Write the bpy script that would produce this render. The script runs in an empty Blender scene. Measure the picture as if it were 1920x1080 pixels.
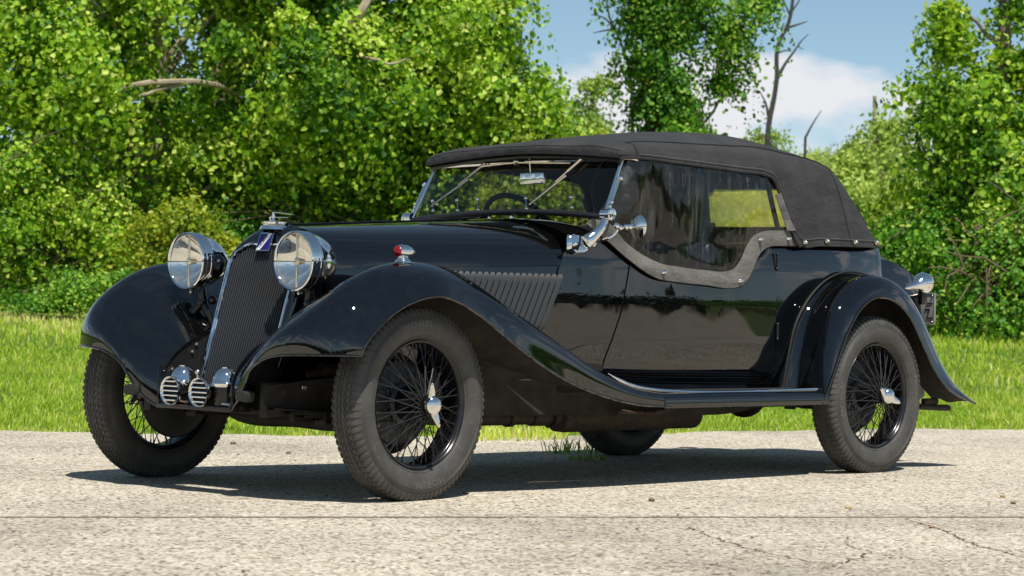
import bpy, bmesh, math, random
import numpy as np
from mathutils import Vector, Matrix, noise as mnoise

random.seed(7)
rng = np.random.default_rng(11)
S = bpy.context.scene
COL = S.collection
R = math.radians

# ------------------------------------------------------------------ camera
CAM = np.array([-6.2033, -7.1434, 0.727])
YAW, PIT, ROLL, FPX = R(43.72743), R(0.61731), R(1.16043), 4343.87
FW = np.array([math.cos(YAW) * math.cos(PIT), math.sin(YAW) * math.cos(PIT), math.sin(PIT)])
RT0 = np.array([math.sin(YAW), -math.cos(YAW), 0.0])
UP0 = np.cross(RT0, FW)
RT = RT0 * math.cos(ROLL) + UP0 * math.sin(ROLL)
UP = -RT0 * math.sin(ROLL) + UP0 * math.cos(ROLL)
cam = bpy.data.cameras.new('camera')
cam.sensor_width = 36.0
cam.lens = FPX / 1920 * 36
cam.clip_start, cam.clip_end = 0.1, 2000
cam.dof.use_dof = True
cam.dof.focus_distance = 9.7
cam.dof.aperture_fstop = 7.1
camo = bpy.data.objects.new('camera', cam)
COL.objects.link(camo)
mw = Matrix.Identity(4)
for i in range(3):
    mw[i][0], mw[i][1], mw[i][2], mw[i][3] = RT[i], UP[i], -FW[i], CAM[i]
camo.matrix_world = mw
S.camera = camo

# ------------------------------------------------------------------ light
SUN = Vector((-0.22, -0.44, 1.0)).normalized()      # direction towards the sun
SUN_EL = math.asin(SUN.z)
SUN_AZ = math.atan2(SUN.x, SUN.y)                   # clockwise from +Y
world = bpy.data.worlds.new('World')
S.world = world
world.use_nodes = True
wn, wl = world.node_tree.nodes, world.node_tree.links
wn.clear()
w_out = wn.new('ShaderNodeOutputWorld')
w_bg = wn.new('ShaderNodeBackground')
w_sky = wn.new('ShaderNodeTexSky')
w_sky.sky_type = 'NISHITA'
w_sky.sun_disc = False
w_sky.sun_elevation = SUN_EL
w_sky.sun_rotation = SUN_AZ
w_sky.air_density, w_sky.dust_density, w_sky.ozone_density = 0.7, 0.0, 2.5
w_bg.inputs['Strength'].default_value = 0.11
# fair weather cumulus, from noise over the direction of view
w_tc = wn.new('ShaderNodeTexCoord')
w_map = wn.new('ShaderNodeMapping')
w_map.inputs['Scale'].default_value = (1, 1, 2.3)
w_map.inputs['Location'].default_value = (4.11, 2.13, 0.99)
w_noise = wn.new('ShaderNodeTexNoise')
w_noise.inputs['Scale'].default_value = 6.5
w_noise.inputs['Detail'].default_value = 9
w_noise.inputs['Roughness'].default_value = 0.52
w_ramp = wn.new('ShaderNodeValToRGB')
w_ramp.color_ramp.elements[0].position = 0.50
w_ramp.color_ramp.elements[1].position = 0.58
w_mix = wn.new('ShaderNodeMixRGB')
w_mix.inputs['Color2'].default_value = (5.9, 5.95, 6.2, 1)
wl.new(w_tc.outputs['Generated'], w_map.inputs['Vector'])
wl.new(w_map.outputs['Vector'], w_noise.inputs['Vector'])
wl.new(w_noise.outputs['Fac'], w_ramp.inputs['Fac'])
w_sep = wn.new('ShaderNodeSeparateXYZ')
wl.new(w_tc.outputs['Generated'], w_sep.inputs[0])
w_mr = wn.new('ShaderNodeMapRange')
w_mr.interpolation_type = 'SMOOTHSTEP'
for k_, v_ in (('From Min', 0.12), ('From Max', 0.42), ('To Min', 1.0), ('To Max', 0.05)):
    w_mr.inputs[k_].default_value = v_
wl.new(w_sep.outputs['Z'], w_mr.inputs['Value'])
w_mul = wn.new('ShaderNodeMath')
w_mul.operation = 'MULTIPLY'
wl.new(w_ramp.outputs['Color'], w_mul.inputs[0])
wl.new(w_mr.outputs['Result'], w_mul.inputs[1])
wl.new(w_mul.outputs[0], w_mix.inputs['Fac'])
w_hsv = wn.new('ShaderNodeHueSaturation')
w_hsv.inputs['Saturation'].default_value = 0.88
w_hsv.inputs['Value'].default_value = 0.76
w_hsv.inputs['Hue'].default_value = 0.48
wl.new(w_sky.outputs['Color'], w_hsv.inputs['Color'])
wl.new(w_hsv.outputs['Color'], w_mix.inputs['Color1'])
wl.new(w_mix.outputs['Color'], w_bg.inputs['Color'])
wl.new(w_bg.outputs['Background'], w_out.inputs['Surface'])

sl = bpy.data.lights.new('sun', 'SUN')
sl.energy = 4.6
sl.angle = R(0.5)
sl.color = (1.0, 0.955, 0.87)
slo = bpy.data.objects.new('sun', sl)
COL.objects.link(slo)
slo.rotation_euler = (-SUN).to_track_quat('-Z', 'Y').to_euler()

S.view_settings.view_transform = 'Standard'
S.view_settings.look = 'None'
S.view_settings.gamma = 1
S.view_settings.exposure = 0.35
S.view_settings.use_curve_mapping = False

# ------------------------------------------------------------------ helpers
def ray(u, v, depth):
    """world point seen at photo pixel (u, v), at a depth along the view axis; used to place things on the ground"""
    return CAM + depth * (FW + (u - 960) / FPX * RT + (540 - v) / FPX * UP)

class MB:
    def __init__(self):
        self.v, self.f, self.m = [], [], []
    def add(self, verts, faces, mi=0):
        o = len(self.v)
        self.v.extend([tuple(map(float, p)) for p in verts])
        self.f.extend([tuple(i + o for i in f) for f in faces])
        self.m.extend([mi] * len(faces))
        return self
    def build(self, name, mat, parent=None, smooth=True, angle=40, label=None, weld=True, flip=None):
        base = Vector((0, 0, 0))
        p = parent
        while p is not None:
            base += Vector(p.location)
            p = p.parent
        me = bpy.data.meshes.new(name)
        me.from_pydata([(x - base.x, y - base.y, z - base.z) for x, y, z in self.v], [], self.f)
        mats = mat if isinstance(mat, (list, tuple)) else [mat]
        for m in mats:
            me.materials.append(m)
        if len(mats) > 1:
            me.polygons.foreach_set('material_index', self.m)
        if weld:
            bm = bmesh.new()
            bm.from_mesh(me)
            bmesh.ops.remove_doubles(bm, verts=bm.verts, dist=1e-5)
            bmesh.ops.recalc_face_normals(bm, faces=bm.faces)
            bm.to_mesh(me)
            bm.free()
        if smooth:
            me.shade_smooth()
            me.set_sharp_from_angle(angle=R(angle))
        o = bpy.data.objects.new(name, me)
        COL.objects.link(o)
        if parent is not None:
            o.parent = parent
        if label:
            o['label'] = label
        return o

def tag(o, label, cat, group=None, kind=None):
    if label: o['label'] = label
    if cat: o['category'] = cat
    if group: o['group'] = group
    if kind: o['kind'] = kind
    return o

def thing(name, label, cat, loc, group=None):
    o = bpy.data.objects.new(name, None)
    COL.objects.link(o)
    o.location = loc
    o.empty_display_size = 0.2
    return tag(o, label, cat, group)

def solid(o, t, offset=0.0):
    m = o.modifiers.new('thickness', 'SOLIDIFY')
    m.thickness = t
    m.offset = offset
    e = o.modifiers.new('crisp_edges', 'EDGE_SPLIT')
    e.split_angle = R(50)
    return o

def herm(ts, P, n):
    """cubic through points P at knots ts, n samples"""
    ts = np.asarray(ts, float); P = np.asarray(P, float)
    d = np.zeros_like(P)
    sl_ = (P[1:] - P[:-1]) / (ts[1:] - ts[:-1]).reshape((-1,) + (1,) * (P.ndim - 1))
    d[0], d[-1] = sl_[0], sl_[-1]
    for i in range(1, len(ts) - 1):
        h0, h1 = ts[i] - ts[i - 1], ts[i + 1] - ts[i]
        d[i] = (sl_[i - 1] * h1 + sl_[i] * h0) / (h0 + h1)
    out = []
    for t in np.linspace(ts[0], ts[-1], n):
        i = min(max(np.searchsorted(ts, t) - 1, 0), len(ts) - 2)
        h = ts[i + 1] - ts[i]
        q = (t - ts[i]) / h
        a, b = 2 * q**3 - 3 * q**2 + 1, q**3 - 2 * q**2 + q
        c, e = -2 * q**3 + 3 * q**2, q**3 - q**2
        out.append(a * P[i] + b * h * d[i] + c * P[i + 1] + e * h * d[i + 1])
    return np.array(out)

def curve(P, n):
    P = np.asarray(P, float)
    ts = np.concatenate([[0], np.cumsum(np.linalg.norm(np.diff(P, axis=0), axis=1) + 1e-9)])
    return herm(ts, P, n)

def patch(ctrl, nu, nv):
    C_ = np.asarray(ctrl, float)
    du = np.linalg.norm(np.diff(C_, axis=0), axis=2).mean(1) + 1e-6
    dv = np.linalg.norm(np.diff(C_, axis=1), axis=2).mean(0) + 1e-6
    G = herm(np.concatenate([[0], np.cumsum(du)]), C_, nu)
    G = herm(np.concatenate([[0], np.cumsum(dv)]), G.transpose(1, 0, 2), nv).transpose(1, 0, 2)
    return G

def relax(G, n):
    G = np.array(G, float)
    for _ in range(n):
        H = G.copy()
        H[1:-1] = .25 * G[:-2] + .5 * G[1:-1] + .25 * G[2:]
        G = H.copy()
        G[:, 1:-1] = .25 * H[:, :-2] + .5 * H[:, 1:-1] + .25 * H[:, 2:]
    return G

def grid(G, skip=None):
    nu, nv = G.shape[:2]
    V = G.reshape(-1, 3)
    F = []
    for i in range(nu - 1):
        for j in range(nv - 1):
            if skip is not None and skip((G[i, j] + G[i + 1, j + 1]) / 2):
                continue
            F.append((i * nv + j, i * nv + j + 1, (i + 1) * nv + j + 1, (i + 1) * nv + j))
    return V, F

def mirror(G, s):
    G = np.array(G, float)
    G[..., 1] *= s
    return G

def tube(P, r, n=8, cap=True):
    P = [Vector(p) for p in P]
    m = len(P)
    r = [r] * m if np.isscalar(r) else list(r)
    V, F = [], []
    t0 = (P[1] - P[0]).normalized()
    nrm = t0.orthogonal().normalized()
    for i in range(m):
        t = (P[min(i + 1, m - 1)] - P[max(i - 1, 0)]).normalized()
        nrm = (nrm - t * nrm.dot(t)).normalized()
        b = t.cross(nrm)
        for k in range(n):
            a = 2 * math.pi * k / n
            V.append(P[i] + (nrm * math.cos(a) + b * math.sin(a)) * r[i])
    for i in range(m - 1):
        for k in range(n):
            F.append((i * n + k, i * n + (k + 1) % n, (i + 1) * n + (k + 1) % n, (i + 1) * n + k))
    if cap:
        F.append(tuple(range(n))[::-1])
        F.append(tuple((m - 1) * n + k for k in range(n)))
    return V, F

def lathe(prof, o, axis, n=32, a0=0.0, a1=2 * math.pi, updir=None):
    """prof: (distance along the axis, radius)"""
    ax = Vector(axis).normalized()
    u = Vector(updir) if updir is not None else ax.orthogonal()
    u = (u - ax * u.dot(ax)).normalized()
    w = ax.cross(u)
    full = abs(a1 - a0 - 2 * math.pi) < 1e-6
    k = n if full else n + 1
    V, F = [], []
    o = Vector(o)
    for d, r in prof:
        for j in range(k):
            a = a0 + (a1 - a0) * j / n
            V.append(o + ax * d + (u * math.cos(a) + w * math.sin(a)) * r)
    for i in range(len(prof) - 1):
        for j in range(n):
            F.append((i * k + j, i * k + (j + 1) % k, (i + 1) * k + (j + 1) % k, (i + 1) * k + j))
    return V, F

def box(c, sz, rot=None, bev=0.0):
    bm = bmesh.new()
    bmesh.ops.create_cube(bm, size=1.0)
    for v in bm.verts:
        v.co = Vector((v.co.x * sz[0], v.co.y * sz[1], v.co.z * sz[2]))
    if bev:
        bmesh.ops.bevel(bm, geom=bm.edges[:], offset=bev, segments=2, affect='EDGES', profile=0.5)
    M = Matrix.Translation(Vector(c)) @ (rot.to_4x4() if rot is not None else Matrix.Identity(4))
    V = [M @ v.co for v in bm.verts]
    bm.verts.index_update()
    F = [tuple(v.index for v in f.verts) for f in bm.faces]
    bm.free()
    return V, F

def ball(c, r, n=10, sx=(1, 1, 1)):
    V, F = lathe([(-math.cos(math.pi * i / n), max(math.sin(math.pi * i / n), 1e-4)) for i in range(n + 1)], (0, 0, 0), (0, 0, 1), n * 2)
    return [Vector((v.x * r * sx[0] + c[0], v.y * r * sx[1] + c[1], v.z * r * sx[2] + c[2])) for v in V], F

def frame_axis(d, up=(0, 0, 1)):
    """rotation whose local -Y looks along d"""
    y = -Vector(d).normalized()
    x = y.cross(Vector(up)).normalized()
    z = x.cross(y)
    return Matrix((x, y, z)).transposed()

def text_mesh(s, size, depth):
    cu = bpy.data.curves.new('lettering', 'FONT')
    cu.body = s
    cu.size = size
    cu.extrude = depth
    cu.resolution_u = 2
    cu.align_x = 'CENTER'
    o = bpy.data.objects.new('lettering', cu)
    COL.objects.link(o)
    dg = bpy.context.evaluated_depsgraph_get()
    dg.update()
    me = o.evaluated_get(dg).to_mesh()
    V = [v.co.copy() for v in me.vertices]
    F = [tuple(p.vertices) for p in me.polygons]
    o.evaluated_get(dg).to_mesh_clear()
    bpy.data.objects.remove(o)
    bpy.data.curves.remove(cu)
    return V, F

# ------------------------------------------------------------------ materials
def new_mat(name):
    m = bpy.data.materials.new(name)
    m.use_nodes = True
    nt = m.node_tree
    return m, nt, nt.nodes['Principled BSDF'], nt.nodes, nt.links

def coords(nt, scale=1.0, kind='Object'):
    tc = nt.nodes.new('ShaderNodeTexCoord')
    mp = nt.nodes.new('ShaderNodeMapping')
    mp.inputs['Scale'].default_value = (scale,) * 3 if np.isscalar(scale) else scale
    nt.links.new(tc.outputs[kind], mp.inputs['Vector'])
    return mp.outputs['Vector']

def noise_tex(nt, vec, scale, detail=4, rough=0.55):
    n = nt.nodes.new('ShaderNodeTexNoise')
    n.inputs['Scale'].default_value = scale
    n.inputs['Detail'].default_value = detail
    n.inputs['Roughness'].default_value = rough
    if vec is not None:
        nt.links.new(vec, n.inputs['Vector'])
    return n

def ramp(nt, fac, stops):
    r = nt.nodes.new('ShaderNodeValToRGB')
    e = r.color_ramp.elements
    while len(e) < len(stops):
        e.new(0.5)
    for el, (p, c) in zip(e, stops):
        el.position = p
        el.color = (*c, 1) if not np.isscalar(c) else (c, c, c, 1)
    nt.links.new(fac, r.inputs['Fac'])
    return r.outputs['Color']

def bump(nt, bsdf, h, strength=0.3, dist=0.01, prev=None):
    b = nt.nodes.new('ShaderNodeBump')
    b.inputs['Strength'].default_value = strength
    b.inputs['Distance'].default_value = dist
    nt.links.new(h, b.inputs['Height'])
    if prev is not None:
        nt.links.new(prev, b.inputs['Normal'])
    nt.links.new(b.outputs['Normal'], bsdf.inputs['Normal'])
    return b.outputs['Normal']

def simple(name, col, rough=0.5, metal=0.0, spec=0.5, vary=0.0, vscale=20, bmp=0.0, bscale=200, bdist=0.002):
    m, nt, b, N, L = new_mat(name)
    b.inputs['Base Color'].default_value = (*col, 1)
    b.inputs['Roughness'].default_value = rough
    b.inputs['Metallic'].default_value = metal
    b.inputs['Specular IOR Level'].default_value = spec
    vec = coords(nt)
    if vary:
        n = noise_tex(nt, vec, vscale, 5)
        L.new(ramp(nt, n.outputs['Fac'], [(0.3, tuple(c * (1 - vary) for c in col)), (0.7, tuple(c * (1 + vary) for c in col))]), b.inputs['Base Color'])
    if bmp:
        n2 = noise_tex(nt, vec, bscale, 3)
        bump(nt, b, n2.outputs['Fac'], bmp, bdist)
    return m

def mat_paint():
    m, nt, b, N, L = new_mat('black_paint')
    vec = coords(nt)
    n = noise_tex(nt, vec, 30, 4)
    L.new(ramp(nt, n.outputs['Fac'], [(0.3, (0.0018, 0.0019, 0.0022)), (0.7, (0.003, 0.0031, 0.0035))]), b.inputs['Base Color'])
    b.inputs['IOR'].default_value = 1.52
    b.inputs['Specular IOR Level'].default_value = 0.85
    n3 = noise_tex(nt, vec, 9, 4, 0.6)
    L.new(ramp(nt, n3.outputs['Fac'], [(0.35, 0.012), (0.75, 0.035)]), b.inputs['Roughness'])
    n2 = noise_tex(nt, vec, 3.4, 2, 0.45)
    bump(nt, b, n2.outputs['Fac'], 0.06, 0.02)
    return m

def mat_concrete():
    m, nt, b, N, L = new_mat('exposed_aggregate')
    vec = coords(nt)
    big = noise_tex(nt, vec, 0.7, 6, 0.6)
    mid = noise_tex(nt, vec, 9, 6, 0.65)
    vor = N.new('ShaderNodeTexVoronoi')
    vor.inputs['Scale'].default_value = 84
    vor.inputs['Randomness'].default_value = 1
    L.new(vec, vor.inputs['Vector'])
    fine = noise_tex(nt, vec, 170, 4, 0.7)
    stone = ramp(nt, vor.outputs['Color'], [(0.14, (0.10, 0.085, 0.07)), (0.25, (0.37, 0.315, 0.245)), (0.5, (0.585, 0.53, 0.435)), (0.95, (0.82, 0.775, 0.675))])
    tone = ramp(nt, big.outputs['Fac'], [(0.3, (0.60, 0.59, 0.58)), (0.5, (0.90, 0.885, 0.865)), (0.68, (1, 0.99, 0.97))])
    grit = ramp(nt, fine.outputs['Fac'], [(0.36, 0.22), (0.47, 1.0)])
    stain = ramp(nt, mid.outputs['Fac'], [(0.28, (0.80, 0.77, 0.72)), (0.52, (1, 1, 1))])
    def mul(a, c, f=1.0):
        x = N.new('ShaderNodeMixRGB'); x.blend_type = 'MULTIPLY'; x.inputs[0].default_value = f
        L.new(a, x.inputs[1]); L.new(c, x.inputs[2]); return x.outputs[0]
    L.new(mul(mul(mul(stone, tone), grit, 0.68), stain, 0.8), b.inputs['Base Color'])
    b.inputs['Roughness'].default_value = 0.88
    b.inputs['Specular IOR Level'].default_value = 0.25
    ad = N.new('ShaderNodeMath'); ad.operation = 'ADD'
    L.new(vor.outputs['Distance'], ad.inputs[0]); L.new(fine.outputs['Fac'], ad.inputs[1])
    bump(nt, b, ad.outputs[0], 0.55, 0.006)
    return m

def mat_leaf(name, stops, trans=0.35, dry=None):
    m, nt, b, N, L = new_mat(name)
    at = N.new('ShaderNodeAttribute')
    at.attribute_name = 'tint'
    c = ramp(nt, at.outputs['Fac'], stops)
    L.new(c, b.inputs['Base Color'])
    b.inputs['Roughness'].default_value = 0.5
    b.inputs['Specular IOR Level'].default_value = 0.35
    tr = N.new('ShaderNodeBsdfTranslucent')
    hs = N.new('ShaderNodeHueSaturation')
    hs.inputs['Value'].default_value = 1.35
    hs.inputs['Hue'].default_value = 0.485
    L.new(c, hs.inputs['Color']); L.new(hs.outputs[0], tr.inputs['Color'])
    mx = N.new('ShaderNodeMixShader')
    mx.inputs[0].default_value = trans
    L.new(b.outputs[0], mx.inputs[1]); L.new(tr.outputs[0], mx.inputs[2])
    L.new(mx.outputs[0], N['Material Output'].inputs['Surface'])
    return m

def mat_clear(name, tint, ior=1.45, rough=0.0, wav=0.0, wscale=6, stretch=(1, 1, 1), haze=0.0, hmin=0.08, hazecol=(0.5, 0.5, 0.5)):
    m, nt, b, N, L = new_mat(name)
    N.remove(b)
    tr = N.new('ShaderNodeBsdfTransparent')
    tr.inputs['Color'].default_value = (*tint, 1)
    gl = N.new('ShaderNodeBsdfGlossy')
    gl.inputs['Roughness'].default_value = rough
    fr = N.new('ShaderNodeFresnel')
    ge = N.new('ShaderNodeNewGeometry')
    mi = N.new('ShaderNodeMapRange')          # same reflectance from either side of a thin sheet
    mi.inputs['To Min'].default_value = ior
    mi.inputs['To Max'].default_value = 1 / ior
    L.new(ge.outputs['Backfacing'], mi.inputs['Value'])
    L.new(mi.outputs['Result'], fr.inputs['IOR'])
    vec = coords(nt, stretch)
    if wav:
        n = noise_tex(nt, vec, wscale, 1, 0.4)
        n.inputs['Distortion'].default_value = 0.4
        bp = N.new('ShaderNodeBump')
        bp.inputs['Strength'].default_value = wav
        bp.inputs['Distance'].default_value = 0.05
        L.new(n.outputs['Fac'], bp.inputs['Height'])
        L.new(bp.outputs['Normal'], gl.inputs['Normal'])
        L.new(bp.outputs['Normal'], fr.inputs['Normal'])
    mx = N.new('ShaderNodeMixShader')
    L.new(fr.outputs[0], mx.inputs[0]); L.new(tr.outputs[0], mx.inputs[1]); L.new(gl.outputs[0], mx.inputs[2])
    last = mx.outputs[0]
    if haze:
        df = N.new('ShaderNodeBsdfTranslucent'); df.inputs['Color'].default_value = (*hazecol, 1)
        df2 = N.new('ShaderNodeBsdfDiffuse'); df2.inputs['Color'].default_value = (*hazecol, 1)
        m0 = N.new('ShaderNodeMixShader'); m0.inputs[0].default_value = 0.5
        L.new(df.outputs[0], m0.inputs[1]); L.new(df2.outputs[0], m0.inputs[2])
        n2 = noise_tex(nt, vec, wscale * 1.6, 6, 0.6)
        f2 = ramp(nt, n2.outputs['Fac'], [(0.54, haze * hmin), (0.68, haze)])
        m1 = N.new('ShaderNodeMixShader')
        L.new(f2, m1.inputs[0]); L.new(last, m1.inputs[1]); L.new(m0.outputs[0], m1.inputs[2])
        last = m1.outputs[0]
    L.new(last, N['Material Output'].inputs['Surface'])
    return m

def mat_canvas(name, col, scale=900):
    m, nt, b, N, L = new_mat(name)
    vec = coords(nt)
    n = noise_tex(nt, vec, 7, 6, 0.6)
    n2 = noise_tex(nt, vec, 120, 4, 0.7)
    mx = N.new('ShaderNodeMixRGB'); mx.blend_type = 'MULTIPLY'; mx.inputs[0].default_value = 0.6
    L.new(ramp(nt, n.outputs['Fac'], [(0.3, tuple(c * 0.75 for c in col)), (0.7, tuple(c * 1.3 for c in col))]), mx.inputs[1])
    L.new(ramp(nt, n2.outputs['Fac'], [(0.3, 0.6), (0.7, 1.3)]), mx.inputs[2])
    L.new(mx.outputs[0], b.inputs['Base Color'])
    b.inputs['Roughness'].default_value = 0.85
    b.inputs['Specular IOR Level'].default_value = 0.25
    w = N.new('ShaderNodeTexVoronoi'); w.inputs['Scale'].default_value = scale
    L.new(vec, w.inputs['Vector'])
    n3 = noise_tex(nt, coords(nt, (1.4, 3.2, 3.2)), 3.6, 4, 0.55)
    p = bump(nt, b, n3.outputs['Fac'], 0.6, 0.028)
    bump(nt, b, w.outputs['Distance'], 0.35, 0.0015, p)
    return m

def mat_rubber():
    m, nt, b, N, L = new_mat('tyre_rubber')
    vec = coords(nt)
    n = noise_tex(nt, vec, 14, 6, 0.65)
    L.new(ramp(nt, n.outputs['Fac'], [(0.3, (0.040, 0.0385, 0.036)), (0.72, (0.080, 0.076, 0.070))]), b.inputs['Base Color'])
    b.inputs['Roughness'].default_value = 0.62
    n2 = noise_tex(nt, vec, 160, 3)
    bump(nt, b, n2.outputs['Fac'], 0.12, 0.002)
    return m

PAINT = mat_paint()
CHROME = simple('chrome', (0.82, 0.81, 0.80), 0.04, 1.0)
LOUVRE = simple('louvre_sky_tone', (0.026, 0.029, 0.034), 0.6, 0, 0.35)  # greyer than the body paint: the sky's reflection is put into the colour
SLAT = simple('slat_enamel', (0.036, 0.038, 0.042), 0.28, 0.2, 0.8)
NICKEL = simple('worn_nickel', (0.72, 0.66, 0.55), 0.22, 1.0, vary=0.15)
RUBBER = mat_rubber()
PADRUB = simple('pad_rubber', (0.012, 0.012, 0.012), 0.6)
CANVAS = mat_canvas('black_canvas', (0.034, 0.034, 0.036))
FLAPM = mat_canvas('faded_canvas', (0.138, 0.132, 0.122), 700)
STITCH = simple('stitching', (0.11, 0.105, 0.095), 0.9)
SEAMM = simple('seam_black', (0.008, 0.008, 0.008), 0.9)
BLACKMET = simple('black_enamel_metal', (0.008, 0.008, 0.009), 0.22, 0, vary=0.3)
SATIN = simple('satin_black', (0.014, 0.014, 0.015), 0.38, 0, vary=0.3)
DIRTY = simple('dirty_chassis', (0.022, 0.019, 0.015), 0.8, 0, vary=0.55, vscale=12, bmp=0.3, bscale=60, bdist=0.005)
RUST = simple('rusty_pipe', (0.045, 0.030, 0.021), 0.75, 0.2, vary=0.5, vscale=25, bmp=0.25, bscale=80, bdist=0.003)
LEATHER = simple('black_leather', (0.012, 0.012, 0.013), 0.42, 0, vary=0.3, bmp=0.2, bscale=90, bdist=0.003)
CARPET = simple('dark_carpet', (0.012, 0.011, 0.010), 0.95)
GLASS = mat_clear('screen_glass', (0.93, 0.96, 0.94), 1.5)
LAMPGLASS = mat_clear('lamp_glass', (0.97, 0.97, 0.95), 1.4)
VINYL = mat_clear('clear_vinyl', (0.80, 0.82, 0.84), 1.5, 0.03, 0.25, 4.0, (4.0, 1.0, 0.45), 0.26, 0.06, (0.40, 0.40, 0.41))  # pale upright haze streaks stand in for reflections on the wavy sheet
YELLOW = mat_clear('aged_yellow_celluloid', (0.98, 0.90, 0.10), 1.45, 0.05, 0.3, 9, (2, 2, 0.4), 0.9, 0.62, (0.98, 0.93, 0.14))
WIND = mat_clear('windwing_glass', (0.90, 0.93, 0.93), 1.5, 0.02, 0, 4, (1, 1, 1), 0.22, 0.08, (0.6, 0.6, 0.62))
REDLENS = simple('red_lens', (0.20, 0.003, 0.006), 0.06, 0, 0.6)
BLUE = simple('blue_enamel', (0.012, 0.011, 0.14), 0.2)
WHITE = simple('white_enamel', (0.72, 0.72, 0.72), 0.3)
LETTER = simple('badge_letter', (0.05, 0.05, 0.12), 0.5)
PLATEM = simple('plate_grey', (0.22, 0.222, 0.225), 0.5, vary=0.2)
MIRROR = simple('mirror_silver', (0.85, 0.87, 0.88), 0.01, 1.0)
REFL = simple('silver_reflector', (0.90, 0.89, 0.86), 0.05, 1.0)
CONCRETE = mat_concrete()
JOINT = simple('joint_dirt', (0.10, 0.075, 0.05), 0.95, vary=0.4)
STAIN = simple('joint_stain', (0.24, 0.19, 0.14), 0.95, vary=0.5, vscale=60)
SOIL = simple('soil', (0.10, 0.085, 0.05), 0.95, vary=0.4, vscale=3)
BARK = simple('bark', (0.16, 0.12, 0.085), 0.9, vary=0.45, vscale=9, bmp=0.6, bscale=30, bdist=0.03)
PALEBARK = simple('pale_bark', (0.34, 0.28, 0.19), 0.85, vary=0.35, vscale=5, bmp=0.4, bscale=18, bdist=0.02)
DEADBARK = simple('dead_wood', (0.055, 0.048, 0.045), 0.9, vary=0.3, vscale=9)
TWIG = simple('dry_twig', (0.17, 0.12, 0.075), 0.9, vary=0.35)
LEAF_A = mat_leaf('maple_leaf', [(0.0, (0.035, 0.13, 0.008)), (0.4, (0.20, 0.40, 0.014)), (0.75, (0.43, 0.61, 0.04)), (1.0, (0.68, 0.76, 0.18))], 0.42)
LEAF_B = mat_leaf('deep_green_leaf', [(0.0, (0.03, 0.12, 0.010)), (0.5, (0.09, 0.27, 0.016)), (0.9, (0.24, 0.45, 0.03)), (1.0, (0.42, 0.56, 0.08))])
LEAF_C = mat_leaf('pale_leaf', [(0.0, (0.16, 0.28, 0.04)), (0.5, (0.32, 0.46, 0.07)), (1.0, (0.55, 0.66, 0.16))], 0.42)
LEAF_FAR = mat_leaf('backlit_far_leaf', [(0.0, (0.012, 0.03, 0.008)), (1.0, (0.03, 0.06, 0.012))], 0.08)  # dark colour holds the backlit shade of the woodland behind the viewpoint
LEAF_Y = mat_leaf('yellow_green_leaf', [(0.0, (0.12, 0.21, 0.010)), (0.5, (0.26, 0.35, 0.015)), (1.0, (0.45, 0.46, 0.04))])
LEAF_D = mat_leaf('dry_leaf', [(0.0, (0.10, 0.07, 0.03)), (0.5, (0.17, 0.14, 0.06)), (1.0, (0.20, 0.22, 0.06))], 0.2)
GRASSM = mat_leaf('grass_blade', [(0.0, (0.10, 0.24, 0.010)), (0.45, (0.33, 0.50, 0.028)), (0.8, (0.52, 0.62, 0.08)), (1.0, (0.76, 0.66, 0.30))], 0.4)
YLEAF = simple('fallen_leaf', (0.42, 0.27, 0.07), 0.7, vary=0.3, vscale=60)
STONE = simple('pebble_stone', (0.16, 0.12, 0.08), 0.9, vary=0.4, vscale=40)
# ------------------------------------------------------------------ setting: ground, slabs, lawn
def P2(u, v, z=0.0):
    """ground point under photo pixel (survey of the place)"""
    d = FW + (u - 960) / FPX * RT + (540 - v) / FPX * UP
    t = (z - CAM[2]) / d[2]
    q = CAM + t * d
    return q[:2]

EDGE = [(-16.0, 14.0), (-9.0, 11.2), (-3.4, 7.3), (0.2, 4.75), (1.35, 4.0), (2.1, 3.35), (3.0, 2.62), (3.9, 2.32), (5.0, 2.08), (6.2, 1.92), (7.0, 1.72), (7.7, 1.25), (9.5, -0.1), (13.0, -2.6), (24.0, -10.0)]
EDGE_N = curve([(x, y, 0) for x, y in EDGE], 420)[:, :2]
for i in range(len(EDGE_N)):
    k = 0.14 * mnoise.noise(Vector((i * 0.17, 3.3, 0))) + 0.12 * mnoise.noise(Vector((i * 0.6, 8.3, 0)))
    EDGE_N[i] += k * FW[:2]
def edge_dist(xy):
    """signed distance in front of / beyond the slab edge, along the view (positive = on the lawn)"""
    xy = np.atleast_2d(xy)
    la = xy @ RT0[:2]
    de = xy @ FW[:2]
    el = EDGE_N @ RT0[:2]
    ed = EDGE_N @ FW[:2]
    o = np.argsort(el)
    return de - np.interp(la, el[o], ed[o])
def lawn_z(xy):
    s = np.clip(edge_dist(xy), 0, 60)
    b = 0.80 * (1 - np.exp(-(s / 8.5) ** 1.6))
    return b + 0.012 * np.clip(s, 0, 1) + 0.0

# one sheet out to the horizon
def ground_sheet():
    mb = MB()
    rr = np.concatenate([np.linspace(0, 40, 81), np.geomspace(45, 900, 16)])
    na = 160
    c = np.array([3.0, 3.0])
    V = []
    for r in rr:
        for k in range(na):
            a = 2 * math.pi * k / na
            xy = c + r * np.array([math.cos(a), math.sin(a)])
            z = lawn_z(xy)[0] - 0.03 + 0.012 * mnoise.noise(Vector((xy[0] * 0.8, xy[1] * 0.8, 0)))
            if edge_dist(xy)[0] < 0.25: z = min(z, -0.03)
            V.append((xy[0], xy[1], z))
    F = []
    for i in range(len(rr) - 1):
        for k in range(na):
            F.append((i * na + k, i * na + (k + 1) % na, (i + 1) * na + (k + 1) % na, (i + 1) * na + k))
    mb.add(V, F)
    o = mb.build('ground', LAWNSOIL, angle=180)
    o['kind'] = 'structure'

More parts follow.
